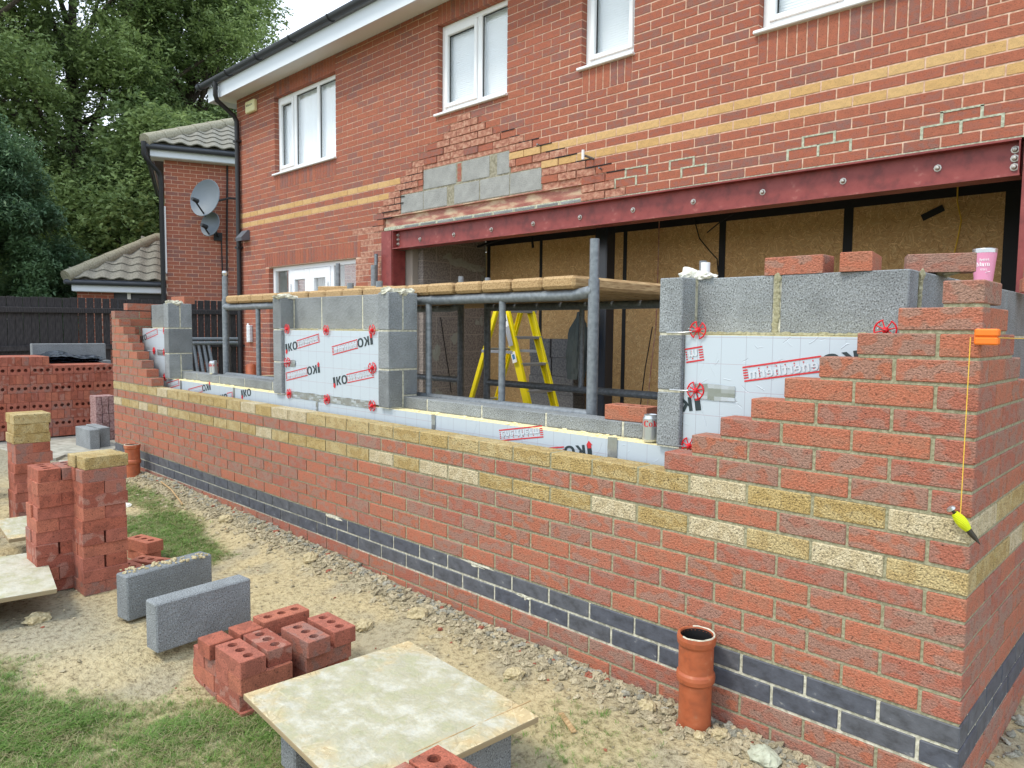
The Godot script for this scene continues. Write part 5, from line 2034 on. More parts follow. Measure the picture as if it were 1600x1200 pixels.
# ---------------------------------------------------------------- loose bricks
func holed_brick() -> ArrayMesh:
	if cache.has("holed"):
		return cache["holed"]
	# long side along x, three round holes down from the top
	var st := mb()
	var L := 0.215
	var H := 0.065
	var D := 0.1025
	var bv := 0.0025
	var tx := L * 0.5 - bv
	var tz := D * 0.5 - bv
	for e in [[Vector3(-1, 0, 0), tx, tz], [Vector3(1, 0, 0), tx, tz]]:
		var s: float = e[0].x
		face(st, [Vector3(s * L / 2, -H / 2, -tz), Vector3(s * L / 2, -H / 2, tz), Vector3(s * L / 2, H / 2 - bv, tz), Vector3(s * L / 2, H / 2 - bv, -tz)], e[0])
		face(st, [Vector3(s * L / 2, H / 2 - bv, -tz), Vector3(s * L / 2, H / 2 - bv, tz), Vector3(s * tx, H / 2, tz), Vector3(s * tx, H / 2, -tz)], Vector3(s, 1, 0))
	for s in [-1.0, 1.0]:
		face(st, [Vector3(-tx, -H / 2, s * D / 2), Vector3(tx, -H / 2, s * D / 2), Vector3(tx, H / 2 - bv, s * D / 2), Vector3(-tx, H / 2 - bv, s * D / 2)], Vector3(0, 0, s))
		face(st, [Vector3(-tx, H / 2 - bv, s * D / 2), Vector3(tx, H / 2 - bv, s * D / 2), Vector3(tx, H / 2, s * tz), Vector3(-tx, H / 2, s * tz)], Vector3(0, 1, s))
		for s2 in [-1.0, 1.0]:
			face(st, [Vector3(s2 * tx, -H / 2, s * D / 2), Vector3(s2 * L / 2, -H / 2, s * tz), Vector3(s2 * L / 2, H / 2 - bv, s * tz), Vector3(s2 * tx, H / 2 - bv, s * D / 2)], Vector3(s2, 0, s))
	face(st, [Vector3(-tx, -H / 2, -tz), Vector3(tx, -H / 2, -tz), Vector3(tx, -H / 2, tz), Vector3(-tx, -H / 2, tz)], Vector3.DOWN)
	var r := 0.0195
	var n := 12
	for c in 3:
		var cx := (c - 1) * 0.064
		var a0: float = [-tx, -0.032, 0.032][c]
		var a1: float = [-0.032, 0.032, tx][c]
		var rim := []
		var out := []
		for k in n:
			var a := TAU * (k + 0.5) / n
			var d := Vector2(cos(a), sin(a))
			rim.append(Vector3(cx + d.x * r, H / 2, d.y * r))
			var q := 1e9
			if absf(d.x) > 1e-4:
				q = minf(q, ((a1 - cx) if d.x > 0 else (a0 - cx)) / d.x)
			if absf(d.y) > 1e-4:
				q = minf(q, (tz if d.y > 0 else -tz) / d.y)
			out.append(Vector3(cx + d.x * q, H / 2, d.y * q))
		for k in n:
			var k2 := (k + 1) % n
			face(st, [rim[k], rim[k2], out[k2], out[k]], Vector3.UP)
			# the corner of the cell between two rays
			var p: Vector3 = out[k]
			var q2: Vector3 = out[k2]
			if absf(p.x - q2.x) > 1e-4 and absf(p.z - q2.z) > 1e-4:
				var cor := Vector3(p.x if absf(absf(p.z) - tz) > 1e-4 else q2.x, H / 2, signf(p.z + q2.z) * tz)
				poly(st, [p, cor, q2], Vector3(cx, -1, 0))
			var mid: Vector3 = (rim[k] + rim[k2]) * 0.5 - Vector3(cx, H / 2, 0)
			face(st, [rim[k], rim[k2], rim[k2] + Vector3(0, -0.055, 0), rim[k] + Vector3(0, -0.055, 0)], -mid)
		var bt := []
		for k in n:
			bt.append(rim[k] + Vector3(0, -0.055, 0))
		poly(st, bt, Vector3(cx, -1, 0))
	cache["holed"] = st.commit()
	return cache["holed"]


func loose(label: String, at: Vector3, along: String, mat: String, group: String, turn := 0.0, holed := true, tilt := Basis()) -> void:
	# along: which way the long side lies: x or z, "on edge x": long side along x, bed face towards z
	var b := Basis(Vector3.UP, turn + (PI / 2 if along == "z" else 0.0)) * tilt
	var o := put("brick", holed_brick() if holed else box_mesh(Vector3(0.215, 0.065, 0.1025), 0.003), M[mat], null, Transform3D(b, at))
	tag(o, label, "brick", group)


func pillar(name_of: String, xmax: float, zmax: float, y0: float, courses: int, first_along_z: bool, yellow: int, group: String, lean := Vector2.ZERO) -> void:
	var nth := ["bottom", "second", "third", "fourth", "fifth", "sixth", "seventh", "eighth", "ninth", "tenth", "eleventh", "twelfth", "thirteenth"]
	for c in courses:
		var az := first_along_z == (c % 2 == 0)
		var y := y0 + 0.0655 * c + 0.033
		var is_y := c >= courses - yellow
		for k in 2:
			var off := 0.0525 if k == 0 else 0.159
			var p := Vector3(xmax - (off if az else 0.1075), y, zmax - (0.1075 if az else off))
			p += Vector3(rng.randf_range(-0.006, 0.006) + lean.x * c, 0, rng.randf_range(-0.006, 0.006) + lean.y * c)
			var m := ("buff%d" % [0, 1, 3, 0][rng.randi() % 4]) if is_y else ("loose%d" % (rng.randi() % 5))
			var where := ("house side" if k == 1 else "garden side") if not az else ("far side" if k == 1 else "wall side")
			loose("%s brick, %s course of %s, %s" % ["yellow" if is_y else "red", nth[c] if c < courses - 1 else "topmost", name_of, where], p, "z" if az else "x", m, group, rng.randf_range(-0.03, 0.03), not is_y)


func build_stacks() -> void:
	# tall pillars on the left
	pillar("the nearest tall pillar", -3.66, 1.24, -0.2, 10, false, 0, "bricks of the nearest tall pillar")
	loose("yellow brick on top of the nearest tall pillar, garden side", Vector3(-3.72, 0.488, 1.12), "z", "buff0", "yellow bricks on top of the nearest pillar", 0.08, false)
	loose("yellow brick on top of the nearest tall pillar, far side", Vector3(-3.83, 0.488, 1.135), "z", "buff1", "yellow bricks on top of the nearest pillar", 0.05, false)
	pillar("the pillar behind the nearest one", -3.84, 1.42, -0.2, 10, true, 0, "bricks of the pillar behind the nearest one", Vector2(0.002, -0.003))
	pillar("the yellow topped pillar", -5.2, 1.22, -0.18, 12, false, 3, "bricks of the yellow topped pillar")
	pillar("the short pillar beside the yellow topped one", -5.42, 1.5, -0.18, 7, true, 0, "bricks of the short left pillar")
	pillar("the low pillar at the left edge", -6.35, 1.36, -0.16, 6, true, 1, "bricks of the low pillar at the left edge")
	# low stack in front
	var lows := [[-2.178, -0.0825, 1.107, "x", "front brick nearest the mortar board"], [-2.198, -0.0825, 0.985, "x", "second brick behind the front one"], [-2.158, -0.0825, 0.838, "x", "third brick, jutting out a little"], [-2.173, -0.0825, 0.708, "x", "last brick at the wall end"], [-2.41, -0.0825, 0.81, "z", "brick lying crossways at the back"]]
	for q in lows:
		loose("perforated red brick on top of the low stack, " + q[4], Vector3(q[0], q[1], q[2]), q[3], "loose%d" % (rng.randi() % 5), "bricks of the low stack by the mortar board", rng.randf_range(-0.02, 0.02))
	for q in [[-2.355, 1.125, "garden end"], [-2.37, 0.992, "wall end"]]:
		tag(put("half_brick", box_mesh(Vector3(0.105, 0.065, 0.1025), 0.003), M.loose0, null, Transform3D(Basis(Vector3.UP, 0.03), Vector3(q[0], -0.0825, q[1]))), "red half brick on top of the low stack at its back, " + q[2], "brick", "bricks of the low stack by the mortar board")
	for l in 3:
		var y := -0.1485 - 0.066 * l
		for i in 2:
			for k in 2:
				var p := Vector3(-2.12 - 0.215 * i - 0.005, y, 1.05 - 0.27 * k)
				var where := "%s row, %s" % [["second", "third", "bottom"][l], ["near", "far"][k] + " end, " + ["wall facing", "garden facing"][i] + " side"]
				if l % 2 == 0:
					loose("red brick in the low stack, " + where, p, "z", "loose%d" % (rng.randi() % 5), "bricks of the low stack by the mortar board", rng.randf_range(-0.03, 0.03))
					loose("red brick inside the low stack, " + where, p + Vector3(-0.108, 0, 0), "z", "loose%d" % (rng.randi() % 5), "bricks of the low stack by the mortar board", rng.randf_range(-0.03, 0.03))
				else:
					loose("red brick in the low stack, " + where, p + Vector3(-0.07, 0, 0.055), "x", "loose%d" % (rng.randi() % 5), "bricks of the low stack by the mortar board", rng.randf_range(-0.03, 0.03))
					loose("red brick inside the low stack, " + where, p + Vector3(-0.07, 0, -0.052), "x", "loose%d" % (rng.randi() % 5), "bricks of the low stack by the mortar board", rng.randf_range(-0.03, 0.03))
	# stack cut by the lower edge, leaning against the mortar board
	for c in 5:
		for k in 2:
			loose("red brick of the small stack at the lower picture edge, %s course, %s" % [["bottom", "second", "third", "fourth", "top"][c], ["wall side", "garden side"][k]], Vector3(-0.875, -0.222 + 0.0655 * c, 1.162 + 0.11 * k) if c % 2 == 0 else Vector3(-0.93 + 0.11 * k, -0.222 + 0.0655 * c, 1.22), "x" if c % 2 == 0 else "z", "loose%d" % (rng.randi() % 5), "bricks of the small stack at the lower edge", 0.02)
	# bricks lying on the ground behind the near pillar
	for q in [[-4.09, -0.105, 0.8, 0.25, "uppermost, lying on another"], [-4.1, -0.171, 0.8, 0.1, "lowest, under another brick"], [-3.86, -0.168, 0.845, 0.5, "nearest to the grey blocks"], [-3.86, -0.168, 0.975, 0.15, "half hidden by the grey block"]]:
		loose("perforated red brick on the grass behind the near pillar, " + q[4], Vector3(q[0], q[1], q[2]), "x", "loose2", "bricks on the grass behind the near pillar", q[3])
	# big pack by the fence
	var nths := ["first", "second", "third", "fourth", "fifth", "sixth", "seventh", "eighth", "ninth", "tenth", "eleventh", "twelfth", "thirteenth", "fourteenth", "fifteenth", "sixteenth", "seventeenth", "eighteenth", "nineteenth", "twentieth", "twenty-first", "twenty-second", "twenty-third", "twenty-fourth", "twenty-fifth", "twenty-sixth", "twenty-seventh", "twenty-eighth", "twenty-ninth", "thirtieth"]
	var rows := ["bottom", "second", "third", "fourth", "fifth", "sixth", "seventh", "eighth", "ninth"]
	var X := -9.2
	var edge := Basis(Vector3(0, 0, -1), Vector3(1, 0, 0), Vector3(0, -1, 0))       # holes towards +x, long side along z, standing on edge
	var ends := Basis(Vector3(-1, 0, 0), Vector3(0, 0, 1), Vector3(0, 1, 0))      # end towards +x, standing on edge
	for r in 9:
		var y := -0.085 + 0.1035 * r + 0.0512
		var z := -0.62
		var zlim := 1.25
		if r == 8:
			z = 0.05
		var k := 0
		var shift := rng.randf_range(-0.02, 0.02)
		while z < zlim:
			var m := "loose%d" % (rng.randi() % 5)
			if r % 2 == 1:
				var o := put("brick", holed_brick(), M[m], null, Transform3D(edge, Vector3(X - 0.0325 + rng.randf_range(-0.004, 0.004), y, z + shift + 0.1075)))
				tag(o, "hole-faced red brick in the %s row of the big pack, %s from its right end" % [rows[r], nths[k]], "brick", "hole faced bricks in the %s row of the big pack" % rows[r])
				z += 0.2175
			else:
				var o := put("brick", box_mesh(Vector3(0.215, 0.065, 0.1025), 0.003), M[m], null, Transform3D(ends, Vector3(X - 0.1075 + rng.randf_range(-0.004, 0.004), y, z + shift + 0.0325)))
				tag(o, "red brick end in the %s row of the big pack, %s from its right end" % [rows[r], nths[k]], "brick", "end on bricks in the %s row of the big pack" % rows[r])
				z += 0.0665
			k += 1
	var core := mb()
	for r in 8:
		var dx := 0.069 if r % 2 == 1 else 0.219
		for i in 8:
			box2(core, Vector3(X - 0.62, -0.085 + 0.1035 * r, -0.615 + 0.23 * i), Vector3(X - dx, -0.085 + 0.1035 * r + 0.102, -0.615 + 0.23 * i + 0.226))
	for i in 5:
		box2(core, Vector3(X - 0.62, 0.744, 0.055 + 0.23 * i), Vector3(X - 0.219, 0.845, 0.055 + 0.23 * i + 0.226))
	tag(build("brick_pack_core", core, M.loose0), "red bricks packed tight inside the big brick pack", "bricks", "", "stuff")
	# pale purple brick pack beside it
	var pm := grained(noise_tex(130, 0.02, [rgb(116, 84, 84), rgb(160, 128, 126), rgb(184, 158, 154)], [0.1, 0.5, 0.9]), Vector3(3, 3, 3), 0.95, M.fine, 0.2)
	for r in 5:
		for k in 3:
			var o := put("pale_brick", box_mesh(Vector3(0.215, 0.1, 0.062), 0.003), pm, null, Transform3D(Basis(), Vector3(-8.7 + (0.012 if (r + k) % 2 else 0.0), -0.05 + 0.102 * r, -0.27 - 0.068 * k)))
			tag(o, "pale mauve brick in the %s row of the small far pack, %s" % [rows[r], ["left", "middle", "right"][k]], "brick", "mauve bricks by the far wall end")


func build_ground_things() -> void:
	# grey blocks standing on edge
	var bm := box_mesh(Vector3(0.44, 0.215, 0.1), 0.006)
	for q in [[Vector3(-2.755, -0.085, 1.02), 95.0, "grey concrete block on edge, the front one of two by the low brick stack", "block0"], [Vector3(-3.21, -0.08, 1.0), 100.0, "grey concrete block on edge, the rear one with crumbs on its top", "block1"], [Vector3(-8.24, -0.0, -0.05), 2.0, "grey concrete block on edge before the far pack, nearest the camera", "block2"], [Vector3(-8.34, -0.0, -0.18), 2.0, "grey concrete block on edge before the far pack, next to the mauve bricks", "block2"]]:
		tag(put("concrete_block", bm, M[q[3]], null, Transform3D(Basis(Vector3.UP, deg_to_rad(q[1])), q[0])), q[2], "concrete block")
	var cr := mb()
	for i in 60:
		lump(cr, Vector3(-3.21 + rng.randf_range(-0.045, 0.045), 0.03, 1.0 + rng.randf_range(-0.2, 0.2)), Vector3(0.008, 0.006, 0.008) * rng.randf_range(0.5, 1.5), i, 0.5, 4)
	tag(build("mortar_crumbs", cr, M.stone), "mortar crumbs lying on top of the rear grey block", "mortar crumbs", "", "stuff")
	# mortar boards
	mortar_board("large mortar stained chipboard in the foreground on two blocks", Vector3(-1.405, -0.039, 0.975), -4.2, Vector3(0.745, 0.018, 0.655), M.ply, true)
	mortar_board("whitish mortar board at the left edge below the brick pillars", Vector3(-3.83, -0.06, 1.713), -8.8, Vector3(0.74, 0.02, 0.7), M.ply_pale, false)
	mortar_board("small pale mortar board between the two rows of pillars", Vector3(-4.67, -0.03, 1.257), -4.0, Vector3(0.56, 0.02, 0.29), M.ply, false)
	for q in [[Vector3(-1.64, -0.157, 0.98), 88.0, "dark grey block under the left side of the large mortar board"], [Vector3(-1.13, -0.157, 0.93), 94.0, "dark grey block under the right side of the large mortar board"], [Vector3(-3.72, -0.178, 1.75), -9.0, "dark grey block under the whitish mortar board"], [Vector3(-4.56, -0.148, 1.2), 0.0, "grey block under the small pale mortar board"]]:
		tag(put("concrete_block", box_mesh(Vector3(0.44, 0.215, 0.1), 0.006), M.block1, null, Transform3D(Basis(Vector3.UP, deg_to_rad(q[1])), q[0])), q[2], "concrete block")
	# long grey blocks and black sheet behind the pack
	for r in 4:
		for k in 2:
			tag(put("concrete_block", box_mesh(Vector3(0.215, 0.215, 0.44), 0.006), M.block2, null, Transform3D(Basis(), Vector3(-10.05, 0.0 + 0.217 * r, -0.15 - 0.45 * k))), "grey concrete block in the %s row of the pile behind the big brick pack, %s" % [["bottom", "second", "third", "top"][r], ["left", "right"][k]], "concrete block", "grey blocks behind the big brick pack")
	tag(put("concrete_slab", box_mesh(Vector3(0.1, 0.215, 0.83), 0.006), M.block0, null, Transform3D(Basis(), Vector3(-10.1, 0.868, -0.38))), "long grey concrete slab standing on edge behind the black sheet", "concrete slab")
	var sh := mb()
	var nz := FastNoiseLite.new()
	nz.seed = 8
	nz.frequency = 2.2
	var layers := 3
	for l in layers:
		var n := 14
		var pt := func(i: int, j: int) -> Vector3:
			var u := i / float(n)
			var v := j / float(n)
			var z := 0.08 - 0.72 * u
			var hump := 0.1 * exp(-pow((u - 0.35) / 0.22, 2.0)) * (0.5 + 0.5 * l / layers)
			var yy := 0.762 + 0.03 * l + hump * (1.0 - absf(v - 0.5) * 1.2) + 0.035 * absf(nz.get_noise_2d(u * 5.0 + l * 3.0, v * 2.0)) - 0.03 * v
			return Vector3(-9.98 + 0.34 * v, yy, z + 0.04 * nz.get_noise_2d(v * 4.0, l * 5.0 + u))
		for i in n:
			for j in n:
				face(sh, [pt.call(i, j), pt.call(i + 1, j), pt.call(i + 1, j + 1), pt.call(i, j + 1)], Vector3.UP)
	tag(build("black_sheet", sh, M.plastic_sheet), "crumpled black plastic sheet lying on the blocks behind the brick pack", "plastic sheet")
	# drain pipes
	drain("terracotta drain pipe standing open at the foot of the wall, right", Vector3(-0.795, -0.3, 0.085), 0.435)
	drain("terracotta drain pipe standing at the far left end of the wall", Vector3(-6.36, -0.2, 0.11), 0.36)
	# broken slabs on the ground beyond
	for q in [[-7.3, 0.28, 0.5, 0.3, "nearest the yellow topped pillar"], [-7.9, 0.42, 0.45, 0.32, "beside the concrete pad"], [-6.9, 0.1, 0.3, 0.2, "by the far drain pipe"]]:
		var s := mb()
		strip_prism(s, [Vector2(-0.5, -0.4), Vector2(0.35, -0.5), Vector2(0.5, 0.1), Vector2(0.1, 0.5), Vector2(-0.45, 0.35)], 0.08, Transform3D(Basis(Vector3(q[2], 0, 0), Vector3(0, 0, -q[3]), Vector3(0, 0.4, 0)), Vector3(0, 0.02, 0)))
		var o := build("broken_slab", s, M.concrete)
		o.position = Vector3(q[0], gy(q[0], q[1]), q[1])
		tag(o, "broken flat concrete piece on the ground, " + q[4], "concrete piece")
	var st := mb()
	var a := Vector3(-5.75, gy(-5.75, 0.1) + 0.02, 0.1)
	tube(st, [a, Vector3(-5.4, gy(-5.4, 0.15) + 0.035, 0.15), Vector3(-5.05, gy(-5.05, 0.2) + 0.015, 0.2)], 0.006, 6)
	tag(build("twig", st, M.wood), "thin dry twig lying on the sand near the far drain pipe", "twig")
	tag(put("wood_offcut", box_mesh(Vector3(0.13, 0.008, 0.02), 0.002), M.wood, null, Transform3D(Basis(Vector3.UP, -0.5), Vector3(-1.12, gy(-1.12, 0.4) + 0.008, 0.4))), "small wooden offcut on the sand right of the large mortar board", "offcut")
	# larger stones
	var names := ["pale stone at the foot of the wall left of the right drain pipe", "rounded stone leaning on the right drain pipe", "small stone just in front of the right drain pipe", "flat pale stone in the gravel right of the large board", "yellowish stone on the sand near the low brick stack", "broad stone half way along the wall foot", "flat stone on the sand behind the front grey block", "grey lump of mortar by the wall foot right of the pipe", "white chip of mortar on the grass beyond the near pillar", "stone in the rubble below the middle panel", "stone in the rubble below the left window opening", "stone under the edge of the whitish mortar board"]
	var at := [[-0.98, 0.11, 0.035], [-0.69, 0.1, 0.03], [-0.735, 0.155, 0.022], [-1.5, 0.28, 0.04], [-2.35, 0.42, 0.045], [-2.25, 0.18, 0.05], [-2.75, 0.6, 0.05], [-0.52, 0.12, 0.05], [-5.45, 0.46, 0.03], [-3.3, 0.15, 0.05], [-4.4, 0.16, 0.05], [-3.45, 1.5, 0.05]]
	for i in names.size():
		var s := mb()
		var k: float = at[i][2]
		lump(s, Vector3.ZERO, Vector3(k * 1.1, k * 0.6, k * 0.85), 90 + i, 0.28, 10)
		var o := build("stone", s, M.ply_white if i == 8 else (M.green_mortar if i == 7 else M.stone))
		o.position = Vector3(at[i][0], gy(at[i][0], at[i][1]) + k * 0.25, at[i][1])
		o.rotation.y = i * 1.3
		tag(o, names[i], "stone", "single larger stones on the ground")


func mortar_board(label: String, at: Vector3, yaw: float, s: Vector3, top: Material, seam: bool) -> void:
	var o := base("mortar_board", label, "mortar board", at, deg_to_rad(yaw))
	put("panel", box_mesh(s, 0.002), M.board_edge, o)
	var st := mb()
	var n := 36
	var nz := FastNoiseLite.new()
	nz.seed = int(absf(at.x) * 100)
	nz.frequency = 3.0
	nz.fractal_octaves = 4
	var h := func(i: int, j: int) -> Vector3:
		var x := s.x * (i / float(n) - 0.5) * 0.998
		var z := s.z * (j / float(n) - 0.5) * 0.998
		var rim := clampf(minf(minf(i, n - i), minf(j, n - j)) / 4.0, 0, 1)
		return Vector3(x, s.y * 0.5 + 0.0012 + 0.006 * rim * clampf(nz.get_noise_2d(x * 2.0, z * 2.0) + 0.25, 0, 1), z)
	for i in n:
		for j in n:
			var q := [h.call(i, j), h.call(i + 1, j), h.call(i + 1, j + 1), h.call(i, j + 1)]
			var nn: Vector3 = (q[1] - q[0]).cross(q[2] - q[0])
			if nn.y < 0.0:
				nn = -nn
			for t in ([0, 1, 2, 0, 2, 3] if (q[2] - q[0]).cross(q[1] - q[0]).y > 0.0 else [0, 2, 1, 0, 3, 2]):
				st.set_normal(nn.normalized())
				st.set_uv(Vector2(q[t].x / s.x + 0.5, q[t].z / s.z + 0.5))
				st.add_vertex(q[t])
	build("mortar_film", st, top, o)
	if seam:
		var sm := mb()
		box2(sm, Vector3(-s.x * 0.5 + 0.02, s.y * 0.5 + 0.0005, 0.0), Vector3(s.x * 0.5, s.y * 0.5 + 0.0035, 0.003))
		build("scored_line", sm, M.wood, o, Transform3D(Basis(Vector3.UP, PI / 2), Vector3(s.x * 0.5 - 0.09, 0, 0)))


func drain(label: String, at: Vector3, h: float) -> void:
	var o := base("drain_pipe", label, "drain pipe", at, rng.randf() * 3.0)
	o.rotation.z = 0.02
	var st := mb()
	lathe(st, [Vector2(0.057, 0.0), Vector2(0.057, h - 0.175), Vector2(0.066, h - 0.165), Vector2(0.068, h - 0.15), Vector2(0.066, h - 0.138), Vector2(0.0605, h - 0.13), Vector2(0.0605, h - 0.04), Vector2(0.066, h - 0.03), Vector2(0.068, h - 0.012), Vector2(0.066, h), Vector2(0.057, h + 0.001), Vector2(0.054, h - 0.01)], 32)
	build("pipe", st, M.terracotta, o)
	st = mb()
	lathe(st, [Vector2(0.0545, h - 0.004), Vector2(0.053, h - 0.03), Vector2(0.053, 0.05), Vector2(0.0, 0.05)], 24)
	build("seal", st, M.rubber, o)
	st = mb()
	var arc := []
	for i in 15:
		var a := -0.4 + 4.2 * i / 14.0
		arc.append(Vector3(cos(a) * 0.0615, h + 0.0005 + 0.001 * sin(i * 2.3), sin(a) * 0.0615))
	tube(st, arc, 0.0036, 6)
	build("mortar_dust", st, M.pale_mortar, o)


# ---------------------------------------------------------------- small things
func build_small_things() -> void:
	var rb := [
		["long red brick lying on top of the big block beside the right pier", Vector3(-0.652, 1.4375, -0.315), "x", 0.0, "red0"],
		["red brick set crosswise on the corner of the big block, end towards the garden", Vector3(-0.45, 1.4375, -0.36), "z", 0.18, "red1"],
		["red brick overhanging the block wall behind the pink tumbler", Vector3(-0.272, 1.446, -0.62), "x", 0.36, "red3"],
		["perforated red brick lying on the sill beside the cola can", Vector3(-1.385, 0.836, -0.33), "x", 0.06, "red1"],
		["red brick lying on the far left pier top", Vector3(-6.33, 1.4375, -0.34), "x", 0.15, "red1"]]
	for q in rb:
		loose(q[0], q[1], q[2], q[4], "", q[3], true)
	var lu := mb()
	lump(lu, Vector3(-0.245, 1.412, -0.62), Vector3(0.035, 0.012, 0.035), 3, 0.5, 6)
	tag(build("mortar_lump", lu, M.mortar), "dab of mortar under the overhanging brick behind the tumbler", "mortar")
	for r in 3:
		loose("red brick at the right edge on the block wall, %s of three" % ["lowest", "middle one", "topmost"][r], Vector3(-0.15 + 0.012 * r, 1.4375 + 0.068 * r, -2.0), "x", "red%d" % [1, 0, 4][r], "three bricks piled at the right edge", 0.3)
	# drink cans
	can("silver cola can with red lettering standing on the ledge beside the right pier", Vector3(-1.212, 0.736, -0.222), 0.9, "Coke")
	can("silver cola can with red lettering on the sill at the far left", Vector3(-5.6, 0.802, -0.29), 0.35, "Coke")
	# tumbler
	var c := base("tumbler", "pink drinking tumbler with a steel rim and white script standing on the block wall", "tumbler", Vector3(-0.305, 1.405, -1.45))
	var st := mb()
	lathe(st, [Vector2(0.0, 0.001), Vector2(0.031, 0.0), Vector2(0.034, 0.004), Vector2(0.047, 0.148)], 32)
	lathe(st, [Vector2(0.047, 0.148), Vector2(0.045, 0.152)], 32)
	build("cup", st, M.pink, c)
	st = mb()
	lathe(st, [Vector2(0.0475, 0.149), Vector2(0.048, 0.165), Vector2(0.046, 0.168), Vector2(0.043, 0.16)], 32)
	build("rim", st, M.silver, c)
	st = mb()
	lathe(st, [Vector2(0.044, 0.162), Vector2(0.0, 0.163)], 24)
	build("lid", st, M.upvc, c)
	for l in [["Sweet", 0.118, 0.011], ["Mama", 0.098, 0.017], ["est", 0.077, 0.012]]:
		script_on(c, l[0], l[2], 0.031 + (0.047 - 0.031) * (l[1] / 0.148) + 0.0008, l[1], -0.42)
	st = mb()
	tube(st, [Vector3(0.0, 0.062, 0.0), Vector3(0.018, 0.066, -0.002)], 0.001, 4)
	var ln := build("line", st, M.white, c)
	ln.position = Vector3(sin(0.35) * 0.039 + 0.0, 0.0, cos(0.35) * 0.039)
	# line block, line and pin
	var lb := base("line_block", "orange plastic line block gripping the brick corner", "line block", Vector3(0.012, 1.188, 0.012))
	st = mb()
	add_box(st, Vector3(0.004, 0.011, 0.004), Vector3(0.056, 0.021, 0.034), 0.004)
	add_box(st, Vector3(0.004, -0.012, 0.004), Vector3(0.056, 0.021, 0.034), 0.004)
	add_box(st, Vector3(0.0, 0.0, 0.0), Vector3(0.05, 0.01, 0.028), 0.0)
	build("block", st, M.orange, lb)
	var cd := mb()
	tube(cd, [Vector3(-0.02, 1.186, 0.032), Vector3(-0.0205, 1.0, 0.03), Vector3(-0.021, 0.69, 0.03)], 0.0013, 6)
	tube(cd, [Vector3(0.02, 1.186, 0.02), Vector3(0.022, 1.183, -0.4), Vector3(0.018, 1.186, -2.9)], 0.0013, 6)
	tag(build("string_line", cd, M.cord), "thin yellow builders line between the orange block and the pin below it", "string")
	var pn := base("line_pin", "steel line pin wound with lime yellow cord at the brick corner", "line pin", Vector3(-0.043, 0.705, 0.035))
	var d := Vector3(0.064, -0.088, -0.03)
	st = mb()
	tube(st, [d * -0.02, d * 0.42, d * 0.62, d * 0.85, d * 1.06], [0.004, 0.005, 0.0085, 0.007, 0.001], 8)
	build("blade", st, M.dark_steel, pn)
	st = mb()
	var dn := d.normalized()
	tube(st, [-dn * 0.006, -dn * 0.003, dn * 0.002], [0.009, 0.013, 0.012], 14)
	build("head", st, M.silver, pn)
	st = mb()
	var cord := []
	var fb := frame_of(d)
	for i in 150:
		var t := i / 149.0
		var a := t * TAU * 14.0
		var rr := 0.0075 + 0.006 * sin(PI * t)
		cord.append(d * (0.12 + 0.5 * t) + (fb.x * cos(a) + fb.y * sin(a)) * rr)
	tube(st, cord, 0.0022, 5)
	tube(st, [d * 0.13, d * 0.38, d * 0.61], [0.0075, 0.013, 0.0075], 10)
	build("cord", st, M.lime, pn)
	# nails in the torn masonry
	var k := 0
	for q in [[-4.42, 2.995], [-3.66, 2.66]]:
		st = mb()
		tube(st, [Vector3(q[0], q[1], HZ - 0.01), Vector3(q[0] + 0.01, q[1] + 0.005, HZ + 0.05)], 0.008, 6)
		tag(build("wall_tie", st, M.galv), "stub of an old wall tie in the torn house masonry, " + ("upper" if k == 0 else "lower") + " one", "wall tie")
		k += 1


func script_on(c: Node3D, txt: String, cap: float, r: float, y: float, a0: float) -> void:
	# lettering wrapped round the tumbler: one letter at a time
	var w := cap * 0.72
	for i in txt.length():
		var a := 0.72 + a0 + (i - txt.length() * 0.5) * w / r
		var n := text_node("lettering", txt[i], cap, Vector3(sin(a) * r, y, cos(a) * r), M.white, c, 400, 0.9, HORIZONTAL_ALIGNMENT_CENTER, "Droid Serif")
		n.transform.basis = Basis(Vector3.UP, a) * Basis(Vector3(0, 0, 1), 0.12)


func can(label: String, at: Vector3, turn: float, txt: String) -> void:
	var o := base("drinks_can", label, "drinks can", at, turn)
	var st := mb()
	lathe(st, [Vector2(0.0, 0.006), Vector2(0.023, 0.0), Vector2(0.026, 0.002), Vector2(0.0325, 0.012), Vector2(0.0325, 0.098), Vector2(0.027, 0.111), Vector2(0.0275, 0.115), Vector2(0.026, 0.115), Vector2(0.025, 0.110), Vector2(0.0, 0.110)], 28)
	build("body", st, M.silver, o)
	for i in 3:
		var t := st
		st = mb()
		var a := 0.3 + 2.1 * i
		tube(st, [Vector3(sin(a) * 0.0322, 0.02, cos(a) * 0.0322), Vector3(sin(a) * 0.0322, 0.06, cos(a) * 0.0322)], 0.0012, 4)
		build("stripe", st, M.print_dark, o)
	var n := txt.length()
	for rep in 2:
		for i in n:
			var a := PI * rep + (i - (n - 1) * 0.5) * 0.62
			var l := text_node("lettering", txt[i], 0.026 if i == 0 else 0.022, Vector3(sin(a) * 0.033, 0.078, cos(a) * 0.033), M.print_red, o, 800, 0.95, HORIZONTAL_ALIGNMENT_CENTER, "Droid Serif")
			l.rotation.y = a


